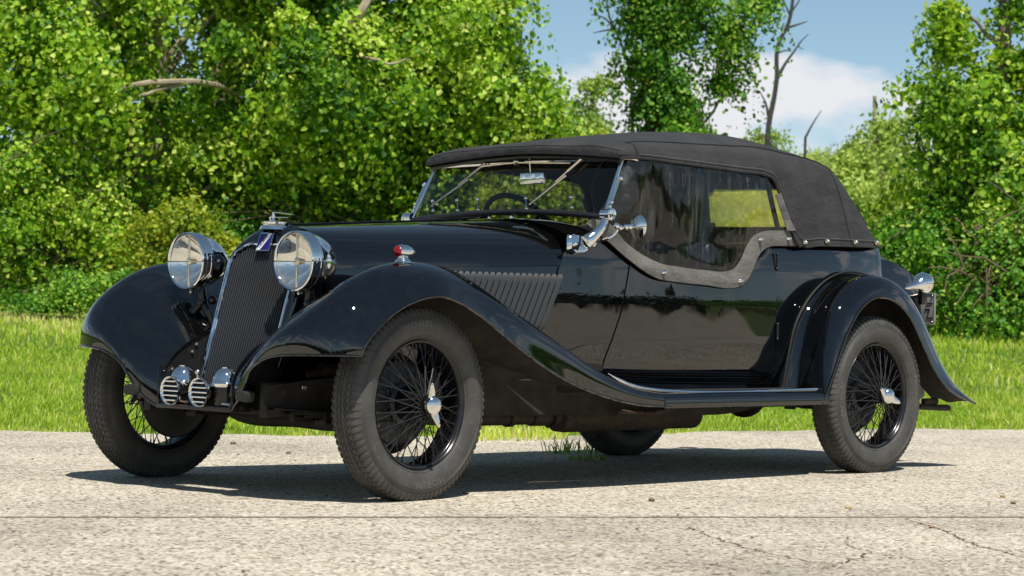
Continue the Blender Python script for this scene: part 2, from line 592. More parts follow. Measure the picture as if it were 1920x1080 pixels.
LAWNSOIL, _nt, _b, _N, _L = new_mat('lawn_soil')
_v = coords(_nt)
_n = noise_tex(_nt, _v, 2.5, 6, 0.6)
_L.new(ramp(_nt, _n.outputs['Fac'], [(0.3, (0.05, 0.085, 0.012)), (0.55, (0.09, 0.13, 0.02)), (0.75, (0.15, 0.14, 0.05))]), _b.inputs['Base Color'])
_b.inputs['Roughness'].default_value = 0.95
ground_sheet()

# two slabs of exposed aggregate with an open joint between them
J0, J1 = np.array([-1.715, -0.473]), np.array([1.417, -2.534])
JD = (J1 - J0) / np.linalg.norm(J1 - J0)
JN = np.array([-JD[1], JD[0]])            # towards the car
def joint_line(off, seed):
    pts = []
    for t in np.linspace(-30, 30, 900):
        w = off + 0.016 * mnoise.noise(Vector((t * 1.3, 2.0, 0))) + 0.008 * mnoise.noise(Vector((t * 5.1, seed, 0))) + 0.007 * mnoise.noise(Vector((t * 14, seed, 4)))
        pts.append(J0 + JD * t + JN * w)
    return pts
def slab(line, outer, name):
    bm = bmesh.new()
    poly = [tuple(p) for p in line] + [tuple(p) for p in outer]
    vs = [bm.verts.new((x, y, 0.0)) for x, y in poly]
    f = bm.faces.new(vs)
    r = bmesh.ops.extrude_face_region(bm, geom=[f])
    for e in r['geom']:
        if isinstance(e, bmesh.types.BMVert):
            e.co.z -= 0.10
    bmesh.ops.triangulate(bm, faces=[x for x in bm.faces if len(x.verts) > 4])
    bmesh.ops.recalc_face_normals(bm, faces=bm.faces)
    me = bpy.data.meshes.new(name)
    bm.to_mesh(me); bm.free()
    me.materials.append(CONCRETE)
    o = bpy.data.objects.new(name, me)
    COL.objects.link(o)
    o['kind'] = 'structure'
    return o
jl = joint_line(0.011, 1.0)
e0 = [tuple(p) for p in EDGE_N if (p - J0) @ JN > 1.0]
slab_a = slab(jl, e0[::-1], 'pavement')
jl2 = joint_line(-0.011, 5.0)
far = [J0 + JD * 75 - JN * 8, J0 + JD * 70 - JN * 62, J0 - JD * 70 - JN * 62, J0 - JD * 75 - JN * 8]
slab_b = slab(jl2, far, 'pavement')
mbj = MB()
for t in np.linspace(-30, 29, 60):
    a, b_ = J0 + JD * t, J0 + JD * (t + 1)
    mbj.add([(*(a + JN * .03), -.008), (*(a - JN * .03), -.008), (*(b_ - JN * .03), -.008), (*(b_ + JN * .03), -.008)], [(0, 1, 2, 3)])
jo = mbj.build('joint_dirt', JOINT, smooth=False)
jo['kind'] = 'structure'
for k_, (off, sd) in enumerate(((.016, 3.0), (-.018, 11.0))):
    mbs = MB(); V = []; F = []
    ts = np.linspace(-9, 9, 900)
    for i, t in enumerate(ts):
        w = .010 + .022 * max(0, mnoise.noise(Vector((t * 2.3, sd, 1)))) + .012 * mnoise.noise(Vector((t * 17, sd, 2)))
        for e in (0, 1):
            q = J0 + JD * t + JN * ((1 if off > 0 else -1) * (.004 + e * max(w + .004, .001)))
            V.append((q[0], q[1], .0016))
    F = [(2 * i, 2 * i + 1, 2 * i + 3, 2 * i + 2) for i in range(899)]
    so_ = mbs.add(V, F).build('dirt_stain', STAIN, None, smooth=False)
    so_['kind'] = 'structure'
# hairline cracks, packed with dirt
def crack(pix, w, seed, parent):
    pts = [P2(*q) for q in pix]
    c = curve([(x, y, 0) for x, y in pts], 90)[:, :2]
    mb = MB(); V = []
    for i, p in enumerate(c):
        t = c[min(i + 1, len(c) - 1)] - c[max(i - 1, 0)]
        n = np.array([-t[1], t[0]]); n = n / (np.linalg.norm(n) + 1e-9)
        k = 0.02 * mnoise.noise(Vector((i * .35, seed, 0))) + 0.012 * mnoise.noise(Vector((i * 1.1, seed, 2)))
        ww = w * max(0.0, 0.55 + 0.8 * mnoise.noise(Vector((i * .5, seed, 9)))) * min(1, i / 6, (len(c) - 1 - i) / 6)
        for s in (-1, 1):
            q = p + n * (k + s * ww)
            V.append((q[0], q[1], 0.0022))
    mb.add(V, [(2 * i, 2 * i + 1, 2 * i + 3, 2 * i + 2) for i in range(len(c) - 1)])
    o = mb.build('crack', JOINT, None, smooth=False)
    o.parent = parent
for k, (pix, w) in enumerate([
    ([(1690, 972), (1760, 992), (1830, 1022), (1900, 1040), (1990, 1070)], .006),
    ([(1280, 985), (1350, 1012), (1450, 1040), (1560, 1058), (1600, 1050), (1640, 1032)], .005),
    ([(1280, 1062), (1400, 1055), (1520, 1066), (1600, 1052)], .004),
    ([(1590, 1006), (1602, 1028), (1640, 1036)], .004),
    ([(860, 1058), (940, 1050), (1020, 1062)], .003),
    ([(1640, 1036), (1740, 1052), (1850, 1048), (1930, 1062)], .003)]):
    crack(pix, w, k * 7.7, slab_b)

# ------------------------------------------------------------------ grass
def blades(name, xy, h, w, mat, lean=0.5, zfn=lawn_z, tint=None):
    n = len(xy)
    z = zfn(xy) - 0.02
    a = rng.uniform(0, 2 * math.pi, n)
    l = rng.uniform(0.15, 1.0, n) * lean * h
    base = np.stack([xy[:, 0], xy[:, 1], z], 1)
    sd = np.stack([np.cos(a), np.sin(a), 0 * a], 1) * (w / 2)[:, None]
    b = rng.normal(.6, 1.3, n)
    ld = np.stack([np.cos(b), np.sin(b), 0 * b], 1) * l[:, None]
    up = np.stack([0 * h, 0 * h, h], 1)
    V = np.stack([base - sd, base + sd, base + up * .55 + ld * .3 + sd * .8, base + up * .55 + ld * .3 - sd * .8, base + up * np.sqrt(np.clip(1 - (l / h)**2 * .5, .2, 1))[:, None] + ld], 1).reshape(-1, 3)
    o = np.arange(n)[:, None] * 5
    quads = np.concatenate([o, o + 1, o + 2, o + 3], 1)
    tris = np.concatenate([o + 3, o + 2, o + 4], 1)
    tv = np.clip(rng.normal(.45, .22, n) if tint is None else tint, 0, 1)
    return raw_mesh(name, V, [(quads, 4), (tris, 3)], mat, np.repeat(tv, 5))

def raw_mesh(name, V, groups, mat, tint=None, parent=None):
    me = bpy.data.meshes.new(name)
    nl = sum(g.size for g, k in groups)
    npoly = sum(len(g) for g, k in groups)
    me.vertices.add(len(V)); me.loops.add(nl); me.polygons.add(npoly)
    me.vertices.foreach_set('co', np.ascontiguousarray(V, dtype=np.float32).ravel())
    me.loops.foreach_set('vertex_index', np.concatenate([g.ravel() for g, k in groups]).astype(np.int32))
    tot = np.concatenate([np.full(len(g), k) for g, k in groups])
    me.polygons.foreach_set('loop_start', np.concatenate([[0], np.cumsum(tot)[:-1]]).astype(np.int32))
    me.polygons.foreach_set('loop_total', tot.astype(np.int32))
    me.update(calc_edges=True)
    if tint is not None:
        at = me.attributes.new('tint', 'FLOAT', 'POINT')
        at.data.foreach_set('value', np.ascontiguousarray(tint, dtype=np.float32))
    me.materials.append(mat)
    me.validate()
    o = bpy.data.objects.new(name, me)
    COL.objects.link(o)
    if parent is not None:
        o.parent = parent
        o.matrix_parent_inverse = Matrix.Translation(-Vector(parent.location))
    return o

def scatter(d0, d1, n, side=3.0):
    """random points on the lawn between two depths from the viewpoint"""
    d = np.sqrt(rng.uniform(d0**2, d1**2, n))
    half = 0.221 * d + side
    la = rng.uniform(-1, 1, n) * half
    return CAM[:2] + FW[:2] / np.linalg.norm(FW[:2]) * d[:, None] + RT0[:2] * la[:, None]
def patchy(xy, sc, seed=0.0):
    return np.array([mnoise.noise(Vector((x * sc, y * sc, seed))) for x, y in xy])

g1 = np.concatenate([scatter(12.4, 19, 230000, 2.0), scatter(11.0, 19, 60000, 7.0)])
g1 = g1[edge_dist(g1) > -0.03 - .10 * np.clip(patchy(g1, 2.2, 31), 0, 1)]
pn = patchy(g1, 1.3)
ed1 = edge_dist(g1)
dry = np.clip(1 - ed1 / 0.35, 0, 1)
pn2 = patchy(g1, 5.0, 9)
h = np.clip(rng.gamma(4, .0085, len(g1)), .010, .11) * (1 + .5 * pn + .55 * np.clip(pn2, -.6, 1)) * np.where(dry > 0, .75, 1)
go = blades('lawn_grass', g1, h, rng.uniform(.004, .009, len(g1)), GRASSM, .75, tint=np.clip(rng.normal(.44, .24, len(g1)) + .25 * pn + .2 * pn2 + .5 * dry * rng.uniform(0, 1, len(g1)), 0, 1))
tag(go, 'short mown lawn grass growing along the slab edge', 'grass', kind='stuff')
g2 = np.concatenate([scatter(18.5, 34, 170000, 3.0), scatter(18.5, 40, 70000, 9.0)])
g2 = g2[edge_dist(g2) > 0]
pn = patchy(g2, .7, 4)
pn2 = patchy(g2, 2.6, 2)
h = np.clip(rng.gamma(4, .012, len(g2)), .015, .2) * (1 + .5 * pn + .5 * np.clip(pn2, -.6, 1))
la2 = g2 @ RT0[:2] - CAM[:2] @ RT0[:2]
dp2 = (g2 - CAM[:2]) @ FW[:2]
strip = np.exp(-((dp2 - 23.0) / 1.6) ** 2) * np.clip((-la2 - 2.6) / 1.2, 0, 1)
h = h * (1 - .4 * strip)
go = blades('meadow_grass', g2, h, rng.uniform(.008, .018, len(g2)), GRASSM, .7, tint=np.clip(rng.normal(.5, .22, len(g2)) + .45 * strip + .3 * pn + .2 * pn2, 0, 1))
tag(go, 'mown grass running back to the foot of the trees', 'grass', kind='stuff')

# ------------------------------------------------------------------ trees
def leaf_cloud(name, C_, N_, size, mat, parent, tint_c=None, flat=0.55):
    """C_ leaf centres, N_ outward directions; each leaf a small folded five point blade"""
    n = len(C_)
    nrm = N_ + rng.normal(0, flat, (n, 3)); nrm[:, 2] += 0.35
    nrm /= np.linalg.norm(nrm, axis=1)[:, None] + 1e-9
    t = rng.normal(0, 1, (n, 3)); t[:, 2] -= 0.5
    t -= nrm * (t * nrm).sum(1)[:, None]
    t /= np.linalg.norm(t, axis=1)[:, None] + 1e-9
    b = np.cross(nrm, t)
    s = (size * np.clip(rng.lognormal(-.10, .27, n), .4, 1.35))[:, None]
    f = rng.uniform(-.02, .22, n)[:, None] * s
    A = C_ - t * s * .5
    Bp = C_ + t * s * .55 - nrm * f * .8
    L1 = C_ - b * s * .42 - t * s * .12 + nrm * f
    L2 = C_ - b * s * .30 + t * s * .26 + nrm * f * .6
    R1 = C_ + b * s * .42 - t * s * .12 + nrm * f
    R2 = C_ + b * s * .30 + t * s * .26 + nrm * f * .6
    V = np.stack([A, L1, L2, Bp, R2, R1], 1).reshape(-1, 3)
    o = np.arange(n)[:, None] * 6
    q = np.concatenate([np.concatenate([o, o + 3, o + 2, o + 1], 1), np.concatenate([o, o + 5, o + 4, o + 3], 1)])
    tv = np.clip(rng.normal(.42, .26, n) + (0 if tint_c is None else tint_c), 0, 1)
    ob = raw_mesh(name, V, [(q, 4)], mat, np.repeat(tv, 6), parent)
    ob['kind'] = 'stuff'
    return ob

def crown_points(lobes, clumps, per, spread):
    Cs, Ns, Ts, centres = [], [], [], []
    vol = np.array([l[1][0] * l[1][1] * l[1][2] for l in lobes]) ** (2 / 3)
    cnt = np.maximum(3, (vol / vol.sum() * clumps)).astype(int)
    for (c, r), k in zip(lobes, cnt):
        c = np.array(c); r = np.array(r)
        d = rng.normal(0, 1, (k, 3)); d /= np.linalg.norm(d, axis=1)[:, None]
        rad = rng.uniform(.35, 1.0, k) ** .5 * (1 + .18 * rng.normal(0, 1, k))
        cc = c + d * rad[:, None] * r
        for j in range(k):
            m = max(4, int(per * rng.uniform(.3, 1.7)))
            off = rng.normal(0, 1, (m, 3)) * spread * rng.uniform(.55, 1.3) * np.array([1, 1, .5])
            off[:, 2] -= .5 * (off[:, 0] ** 2 + off[:, 1] ** 2) / spread
            Cs.append(cc[j] + off)
            nn = d[j] * .7 + off / (np.linalg.norm(off, axis=1)[:, None] + 1e-6) * .5
            Ns.append(nn)
            Ts.append(np.full(m, rng.normal(0, .19)))
            centres.append(cc[j])
    return np.concatenate(Cs), np.concatenate(Ns), np.concatenate(Ts), np.array(centres)

def limb(a, b, r0, r1, n=7, wob=.08):
    a, b = np.array(a, float), np.array(b, float)
    L = np.linalg.norm(b - a)
    s = rng.uniform(0, 100)
    P = []
    for i in range(n):
        t = i / (n - 1)
        w = np.array([mnoise.noise(Vector((t * 2.2 + s, k * 9.1, 0))) for k in range(3)]) * wob * L * math.sin(math.pi * min(t + .12, 1))
        P.append(a + (b - a) * t + w + np.array([0, 0, .06 * L * math.sin(math.pi * t)]))
    return tube(P, list(np.linspace(r0, r1, n)), 7)

def tree(name, label, cat, base, top, r, lobes, clumps, per, spread, leaf, mat, bark=None, limbs=14, group=None, crown='crown', tint=0.0, twigs=0):
    base = np.array(base, float)
    t = thing(name, label, cat, base, group)
    C_, N_, T_, cen = crown_points(lobes, int(clumps * .74), int(per * 4.2), spread * .92)
    leaf = leaf * .62
    gz = lawn_z(C_[:, :2])
    ok = C_[:, 2] > gz + .03
    leaf_cloud(crown, C_[ok], N_[ok], leaf, mat, t, T_[ok] + tint)
    mb = MB()
    b0 = base - np.array([0, 0, .15])
    mb.add(*limb(b0, top, r, r * .35, 10, .05))
    spine = np.array(top) - b0
    idx = rng.choice(len(cen), min(limbs, len(cen)), replace=False)
    for i in idx:
        k = np.clip((cen[i] - b0)[2] / max(spine[2], .1) - rng.uniform(.1, .3), .05, .92)
        s = b0 + spine * k
        rr = r * (1 - .65 * k) * rng.uniform(.28, .6)
        mb.add(*limb(s, cen[i], rr, .008, 7, .12))
    for i in range(twigs):
        j = rng.integers(len(cen)); k = rng.integers(len(cen))
        q = cen[j] + rng.normal(0, .35, 3)
        mb.add(*limb(cen[j], q, .012, .004, 4, .15))
    mb.build('trunk', bark or BARK, t, angle=60)
    return t

def gpt(u, d):
    """ground point under image column u at depth d"""
    q = ray(u, 590, d)
    return np.array([q[0], q[1], lawn_z(q[:2])[0]])
def lobe(u, v, d, ru, rv, rd):
    """ellipsoid of foliage: centre seen at (u, v), radii in photo pixels across / up, metres deep"""
    k = d / FPX
    a = (ru * k)
    return (ray(u, v, d), (max(a, rd) * .9, max(a, rd) * .9, rv * k))

G1 = 'broadleaf trees behind the lawn'
tree('broadleaf_tree', 'tall broadleaf tree with pale limbs filling the upper left behind the right front fender', 'tree', gpt(250, 27.5), ray(330, -250, 27.5), .17,
     [lobe(120, 120, 26.5, 260, 130, 1.3), lobe(330, 60, 27.5, 230, 150, 1.5), lobe(80, -160, 27, 300, 180, 1.6), lobe(350, -260, 27.5, 280, 230, 1.8), lobe(330, 300, 27.8, 170, 130, 1.2), lobe(20, 30, 26, 170, 120, 1.2)],
     330, 60, .26, .115, LEAF_A, PALEBARK, 30, G1, tint=.06)
tree('broadleaf_tree', 'dense broadleaf tree directly behind the radiator mascot, dark hollow under its crown', 'tree', gpt(575, 28.5), ray(560, -300, 28.5), .20,
     [lobe(600, 190, 27.2, 190, 170, 1.2), lobe(720, 60, 28.5, 210, 150, 1.4), lobe(560, -60, 28.5, 220, 160, 1.5), lobe(650, -260, 28.5, 280, 190, 1.8), lobe(470, 290, 28.6, 110, 70, .8), lobe(700, 300, 28.4, 110, 60, .7)],
     340, 62, .26, .115, LEAF_A, BARK, 30, G1)
tree('broadleaf_tree', 'broad tree behind the windscreen whose crown ends against open sky', 'tree', gpt(900, 29.5), ray(880, -140, 29.5), .18,
     [lobe(860, 50, 29, 120, 110, 1.0), lobe(940, 190, 28.6, 140, 90, .9), lobe(800, 240, 29, 160, 130, 1.2), lobe(1010, 290, 29, 150, 110, 1.1), lobe(830, -90, 29.5, 130, 110, 1.0), lobe(870, 350, 29, 110, 70, .8)],
     290, 60, .25, .115, LEAF_A, PALEBARK, 30, G1, tint=.02)
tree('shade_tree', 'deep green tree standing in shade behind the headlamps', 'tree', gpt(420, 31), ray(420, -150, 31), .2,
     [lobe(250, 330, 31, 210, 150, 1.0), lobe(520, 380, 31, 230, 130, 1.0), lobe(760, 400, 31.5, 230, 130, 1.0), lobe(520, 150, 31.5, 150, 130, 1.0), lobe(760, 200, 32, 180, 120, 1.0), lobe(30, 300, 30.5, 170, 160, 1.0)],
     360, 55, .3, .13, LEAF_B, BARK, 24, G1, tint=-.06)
tree('shrub', 'light green shrub at the far left edge of the lawn', 'shrub', gpt(70, 25.5), ray(75, 330, 25.5), .05,
     [lobe(50, 330, 25.5, 120, 80, .6), lobe(150, 400, 25.8, 110, 90, .6), lobe(10, 430, 25.3, 90, 80, .6)],
     110, 45, .2, .085, LEAF_A, TWIG, 24, crown='foliage', tint=.06, twigs=30)
tree('thicket', 'tangle of bare brown twigs under the left shrub', 'thicket', gpt(100, 26), ray(110, 500, 26), .03,
     [lobe(90, 480, 26, 150, 60, .5)], 60, 10, .2, .07, LEAF_D, TWIG, 60, crown='foliage', twigs=160)
tree('weed_clump', 'low bright weeds at the foot of the twig tangle', 'weeds', gpt(150, 23.2), ray(150, 560, 23.2), .01,
     [lobe(180, 535, 23, 130, 28, .4), lobe(60, 560, 23, 80, 18, .4)], 70, 40, .12, .06, LEAF_B, TWIG, 6, crown='foliage', tint=.2)
tree('shrub', 'bright yellow green bush just behind the right headlamp', 'shrub', gpt(320, 24), ray(320, 400, 24), .03,
     [lobe(340, 410, 24, 90, 45, .4), lobe(280, 470, 24, 70, 45, .4), lobe(390, 470, 24, 70, 40, .4)],
     70, 40, .13, .08, LEAF_Y, TWIG, 20, crown='foliage')
tree('yellow_bush', 'yellow green bush showing just above the front of the soft top', 'bush', gpt(1040, 27.5), ray(1040, 260, 27.5), .05,
     [lobe(1060, 290, 27.5, 110, 55, .6), lobe(960, 330, 27.5, 110, 60, .6), lobe(1120, 330, 28, 60, 80, .6)], 100, 42, .17, .085, LEAF_Y, TWIG, 20, crown='foliage')
tree('ivy_tree', 'narrow tree wrapped in dark ivy standing above the middle of the soft top', 'tree', gpt(1240, 31), ray(1240, -200, 31), .16,
     [lobe(1232, 60, 31, 64, 110, .45), lobe(1240, 200, 31, 70, 85, .5), lobe(1235, -90, 31, 80, 110, .6), lobe(1285, 5, 31, 62, 42, .4), lobe(1375, 80, 31, 42, 42, .3), lobe(1250, 330, 31, 110, 90, .7), lobe(1370, 150, 31, 22, 22, .2), lobe(1410, 10, 31, 45, 30, .3), lobe(1300, 250, 30.5, 40, 30, .4)],
     230, 64, .18, .095, LEAF_B, BARK, 26, crown='ivy_foliage', tint=.16)
tree('far_tree', 'pale distant tree in the gap left of the ivy covered tree', 'tree', gpt(1110, 42), ray(1110, 150, 42), .1,
     [lobe(1100, 235, 42, 42, 62, .5), lobe(1120, 150, 42, 14, 26, .2), lobe(1090, 330, 42, 90, 80, .8)], 90, 42, .25, .12, LEAF_C, BARK, 16)
tree('far_tree', 'small pale tree at the foot of the dead trunk', 'tree', gpt(1440, 52), ray(1430, 250, 52), .08,
     [lobe(1435, 258, 52, 46, 14, .5), lobe(1500, 310, 52, 70, 26, .8), lobe(1400, 340, 52, 80, 50, .8)], 80, 36, .28, .13, LEAF_C, BARK, 16, tint=.1)
tree('far_tree', 'pale green tree between the soft top and the big tree at right', 'tree', gpt(1640, 44), ray(1640, 180, 44), .1,
     [lobe(1640, 300, 44, 80, 42, .8), lobe(1590, 350, 43.5, 90, 55, .9), lobe(1680, 370, 43.5, 80, 80, .8), lobe(1655, 245, 44, 40, 26, .5), lobe(1560, 310, 44, 40, 26, .5)],
     170, 44, .26, .125, LEAF_C, PALEBARK, 40, tint=.10, twigs=60)
tree('broadleaf_tree', 'big bright tree at the right edge with a bough reaching over the clouds', 'tree', gpt(1900, 27), ray(1880, -120, 27), .15,
     [lobe(1835, 205, 27, 100, 72, .7), lobe(1725, 165, 27, 70, 22, .3), lobe(1880, 330, 26.7, 130, 110, .9), lobe(1790, 330, 27, 75, 80, .6), lobe(1775, 25, 27.2, 48, 26, .3), lobe(1890, 5, 27, 45, 20, .3), lobe(1925, 120, 27, 70, 50, .45), lobe(2010, 180, 27, 90, 90, .7), lobe(1985, -120, 27, 90, 60, .6), lobe(1800, 85, 27.3, 18, 24, .2)],
     250, 60, .19, .11, LEAF_A, BARK, 26, G1, tint=-.02)
tree('shrub', 'shaggy dark bush at the lawn edge behind the number plate', 'shrub', gpt(1830, 25.5), ray(1830, 420, 25.5), .06,
     [lobe(1800, 470, 26, 130, 70, .7), lobe(1900, 500, 25.5, 110, 90, .7), lobe(1720, 440, 26.5, 80, 60, .6), lobe(1830, 570, 25.2, 130, 40, .5), lobe(1990, 480, 25.5, 90, 120, .8)],
     170, 48, .2, .09, LEAF_B, TWIG, 14, crown='foliage', tint=.2, twigs=30)
tree('thicket', 'brown dead brush inside the bush at right', 'thicket', gpt(1850, 24.9), ray(1850, 500, 24.9), .02,
     [lobe(1850, 520, 25.2, 40, 26, .3)], 16, 8, .14, .07, LEAF_D, TWIG, 4, crown='foliage', twigs=22)
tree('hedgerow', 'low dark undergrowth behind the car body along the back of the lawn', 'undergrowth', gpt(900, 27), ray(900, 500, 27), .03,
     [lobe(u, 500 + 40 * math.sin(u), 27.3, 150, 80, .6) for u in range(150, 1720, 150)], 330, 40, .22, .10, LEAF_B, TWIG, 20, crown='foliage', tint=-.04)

# the bare dead tree against the cloud
dt = thing('dead_tree', 'bare dead trunk with a few forked branches standing against the clouds', 'tree', gpt(1440, 46))
def px_path(pts, d): return [ray(u, v, d) for u, v in pts]
mb = MB()
tr_ = [tuple(gpt(1440, 46) - np.array([0, 0, .1]))] + px_path([(1438, 300), (1442, 230), (1452, 180), (1457, 140), (1456, 105), (1462, 75), (1476, 50), (1484, 20), (1487, -12), (1490, -40)], 46)
mb.add(*tube(curve(tr_, 40), list(np.linspace(.085, .03, 40)), 8))
mb.build('trunk', DEADBARK, dt)
for pts, r0 in [([(1456, 150), (1472, 120), (1490, 95), (1504, 75), (1516, 64)], .045), ([(1442, 225), (1436, 195), (1424, 170)], .04), ([(1457, 100), (1472, 95), (1484, 96)], .02), ([(1476, 52), (1496, 46), (1514, 40)], .03), ([(1482, 30), (1474, 12), (1466, -10)], .025), ([(1486, 20), (1500, -2), (1506, -20)], .02), ([(1510, 258), (1524, 232), (1540, 207)], .03), ([(1500, 78), (1498, 88), (1506, 92)], .012)]:
    P_ = curve(px_path(pts, 46 if pts[0][0] != 1510 else 46.2), 14)
    if pts[0][0] == 1510: P_ = np.concatenate([[gpt(1500, 46.2)], P_])
    m_ = MB().add(*tube(P_, list(np.linspace(r0, .008, len(P_))), 6))
    m_.build('branch', DEADBARK, dt)
db = thing('dead_tree', 'leafless branch tips poking into the sky left of the ivy covered tree', 'tree', gpt(1180, 33))
m_ = MB()
bb = [tuple(gpt(1180, 33))] + px_path([(1185, 300), (1172, 100), (1150, 48), (1140, 25), (1138, -20)], 33)
m_.add(*tube(curve(bb, 24), list(np.linspace(.06, .012, 24)), 6))
m_.build('trunk', DEADBARK, db)
for pts in ([(1152, 52), (1130, 32), (1108, 27)], [(1153, 54), (1130, 58), (1112, 62)]):
    MB().add(*tube(curve(px_path(pts, 33), 8), list(np.linspace(.018, .006, 8)), 5)).build('branch', DEADBARK, db)
# pale boughs that show through the leaves, running back to their trunks
for pts, dd, r0 in [([(110, 205), (180, 176), (250, 160), (330, 152), (400, 158), (450, 185)], (25.7, 25.8, 25.9, 26.1, 26.6, 27.6), .034), ([(225, 196), (290, 170), (350, 156), (405, 160)], (25.9, 26.0, 26.2, 26.8), .022), ([(600, 190), (645, 65), (675, 25), (720, -70)], (27.9, 26.6, 26.5, 26.9), .065), ([(655, 95), (690, 108), (725, 118), (770, 112)], (27.0, 26.5, 26.4, 26.5), .020)]:
    host = [o for o in S.objects if o.name == ('broadleaf_tree' if pts[0][0] < 500 else 'broadleaf_tree.001')][0]
    P_ = curve([ray(u, v, d_) for (u, v), d_ in zip(pts, dd)], 18)
    P_ = P_ + np.array([[.035 * mnoise.noise(Vector((i * .6, k * 5.0, r0 * 90))) for k in range(3)] for i in range(18)])
    MB().add(*tube(P_, [r0 * (.25 + .75 * math.sin(math.pi * (.12 + .80 * i / 17))) for i in range(18)], 7)).build('bough', PALEBARK, host)

# woodland across the yard behind the viewpoint: seen only mirrored in the paint and chrome
wc, wnn = [], []
for i in range(170):
    a = rng.uniform(R(140), R(325))
    q = np.array([math.cos(a), math.sin(a)]) * rng.uniform(58, 74) + CAM[:2]
    hh = rng.choice([rng.uniform(2.2, 4.0), rng.uniform(3.4, 6.0)], p=[.75, .25])
    m = 420
    off = rng.normal(0, 1, (m, 3)) * np.array([2.6, 2.6, hh * .30])
    c_ = np.array([q[0], q[1], hh * .42]) + off
    c_[:, 2] = np.abs(c_[:, 2])
    wc.append(c_); wnn.append(off / np.linalg.norm(off, axis=1)[:, None])
wo = leaf_cloud('woodland', np.concatenate(wc), np.concatenate(wnn), .75, LEAF_FAR, None, None)
tag(wo, 'distant woodland across the yard, mirrored in the black paint', 'woodland', kind='stuff')

wc, wnn = [], []
for i in range(150):
    a = rng.uniform(R(-35), R(140))
    q = np.array([math.cos(a), math.sin(a)]) * rng.uniform(64, 84) + CAM[:2]
    hh = rng.uniform(1.8, 3.2)
    m = 1300
    off = rng.normal(0, 1, (m, 3)) * np.array([3.0, 3.0, hh * .25])
    c_ = np.array([q[0], q[1], hh * .42]) + off
    c_[:, 2] = np.abs(c_[:, 2]) + .5
    wc.append(c_); wnn.append(off / np.linalg.norm(off, axis=1)[:, None])
wo = leaf_cloud('woodland', np.concatenate(wc), np.concatenate(wnn), .26, LEAF_B, None, None)
tag(wo, 'far line of woodland closing the meadow behind the nearer trees', 'woodland', kind='stuff')

# weeds growing through the slab edge, and small litter
def tuft(label, u, v, n, rad, hgt, group=None, tint=.4):
    c = P2(u, v)
    a = rng.uniform(0, 2 * math.pi, n); rr = rad * np.sqrt(rng.uniform(0, 1, n))
    xy = c + np.stack([np.cos(a) * rr * 1.3, np.sin(a) * rr * .8], 1)
    o = blades('grass_tuft', xy, rng.uniform(.4, 1, n) * hgt, rng.uniform(.005, .011, n), GRASSM, 1.1, zfn=lambda q: np.full(len(q), .018), tint=np.clip(rng.normal(tint, .2, n), 0, 1))
    return tag(o, label, 'grass tuft', group)
tuft('yellowing tuft of grass spilling onto the slab behind the front wheel', 945, 822, 420, .34, .11, tint=.75)
tuft('spiky dark green tuft growing in the shade before the far rear wheel', 1075, 850, 70, .15, .13, tint=.15)
tuft('tiny low tuft in the shadow right beside the spiky tuft', 1103, 862, 60, .10, .04, tint=.15)
tuft('low weeds at the slab edge between the front wheels', 470, 802, 300, .15, .08, tint=.55)

def pebble(label, u, v, r, mat, cat='pebble', group=None, flat=.6):
    c = P2(u, v)
    V, F = ball((0, 0, 0), r, 6)
    s = rng.uniform(0, 50)
    mb = MB()
    W = []
    for p in V:
        k = 1 + .35 * mnoise.noise(p * (1.2 / r) + Vector((s, 0, 0)))
        W.append((c[0] + p.x * k * 1.3, c[1] + p.y * k, r * flat * .8 + p.z * k * flat))
    mb.add(W, F)
    o = mb.build('pebble' if cat == 'pebble' else 'fallen_leaf', mat, angle=60)
    return tag(o, label, cat, group)
lf = pebble('curled yellow leaf lying on the open slab below the running board', 1591, 953, .013, YLEAF, 'leaf', flat=.32)
pebble('tan pebble at the right of the slab with a dark chip beside it', 1880, 933, .010, YLEAF)
pebble('dark chip of stone just right of the tan pebble', 1900, 945, .011, STONE)
pebble('pale brown pebble beside the slanting crack', 1747, 990, .009, simple('tan_stone', (.35, .22, .12), .9))
pebble('small dark stone behind the front axle', 437, 833, .014, STONE)
pebble('small dark stone left of the near front tyre', 541, 851, .012, STONE)
pebble('brown twig scrap on the slab under the door', 1222, 940, .012, STONE)
for k in range(46):
    u, v = rng.uniform(20, 1900), rng.choice([rng.uniform(815, 880), rng.uniform(880, 1075)])
    pebble('tiny dark grit stone scattered loose on the slab', u, v, rng.uniform(.0025, .006), STONE, group='grit stones scattered on the slab')
# ------------------------------------------------------------------ the car (x to the rear, y away from the camera, front axle at x = 0)
car = thing('vintage_car', 'black vintage open tourer with raised black canvas top parked at the slab edge', 'car', (1.5, 0, 0))
LWB, TRK, RT_, RR_ = 3.0201, 0.711, 0.375, 0.252

def interp(x, xs, ys):
    return float(np.interp(x, xs, ys))
_wx = np.array([-0.2, -.05, .3, .7, 1.05, 1.3, 1.6, 2.0, 2.5, 3.0, 3.35, 3.6])
_wy = np.array([.262, .30, .365, .435, .495, .533, .563, .583, .588, .570, .515, .46])
_wt = herm(_wx, _wy.reshape(-1, 1), 400)[:, 0]
_wxs = np.linspace(_wx[0], _wx[-1], 400)
def yb(x, z):
    """half width of the body side at station x, height z"""
    w = interp(x, _wxs, _wt)
    return w + interp(z, [.36, .42, .5, .62, .8, .95, 1.06, 1.14], [-.045, -.03, -.012, 0, .002, -.004, -.018, -.045])

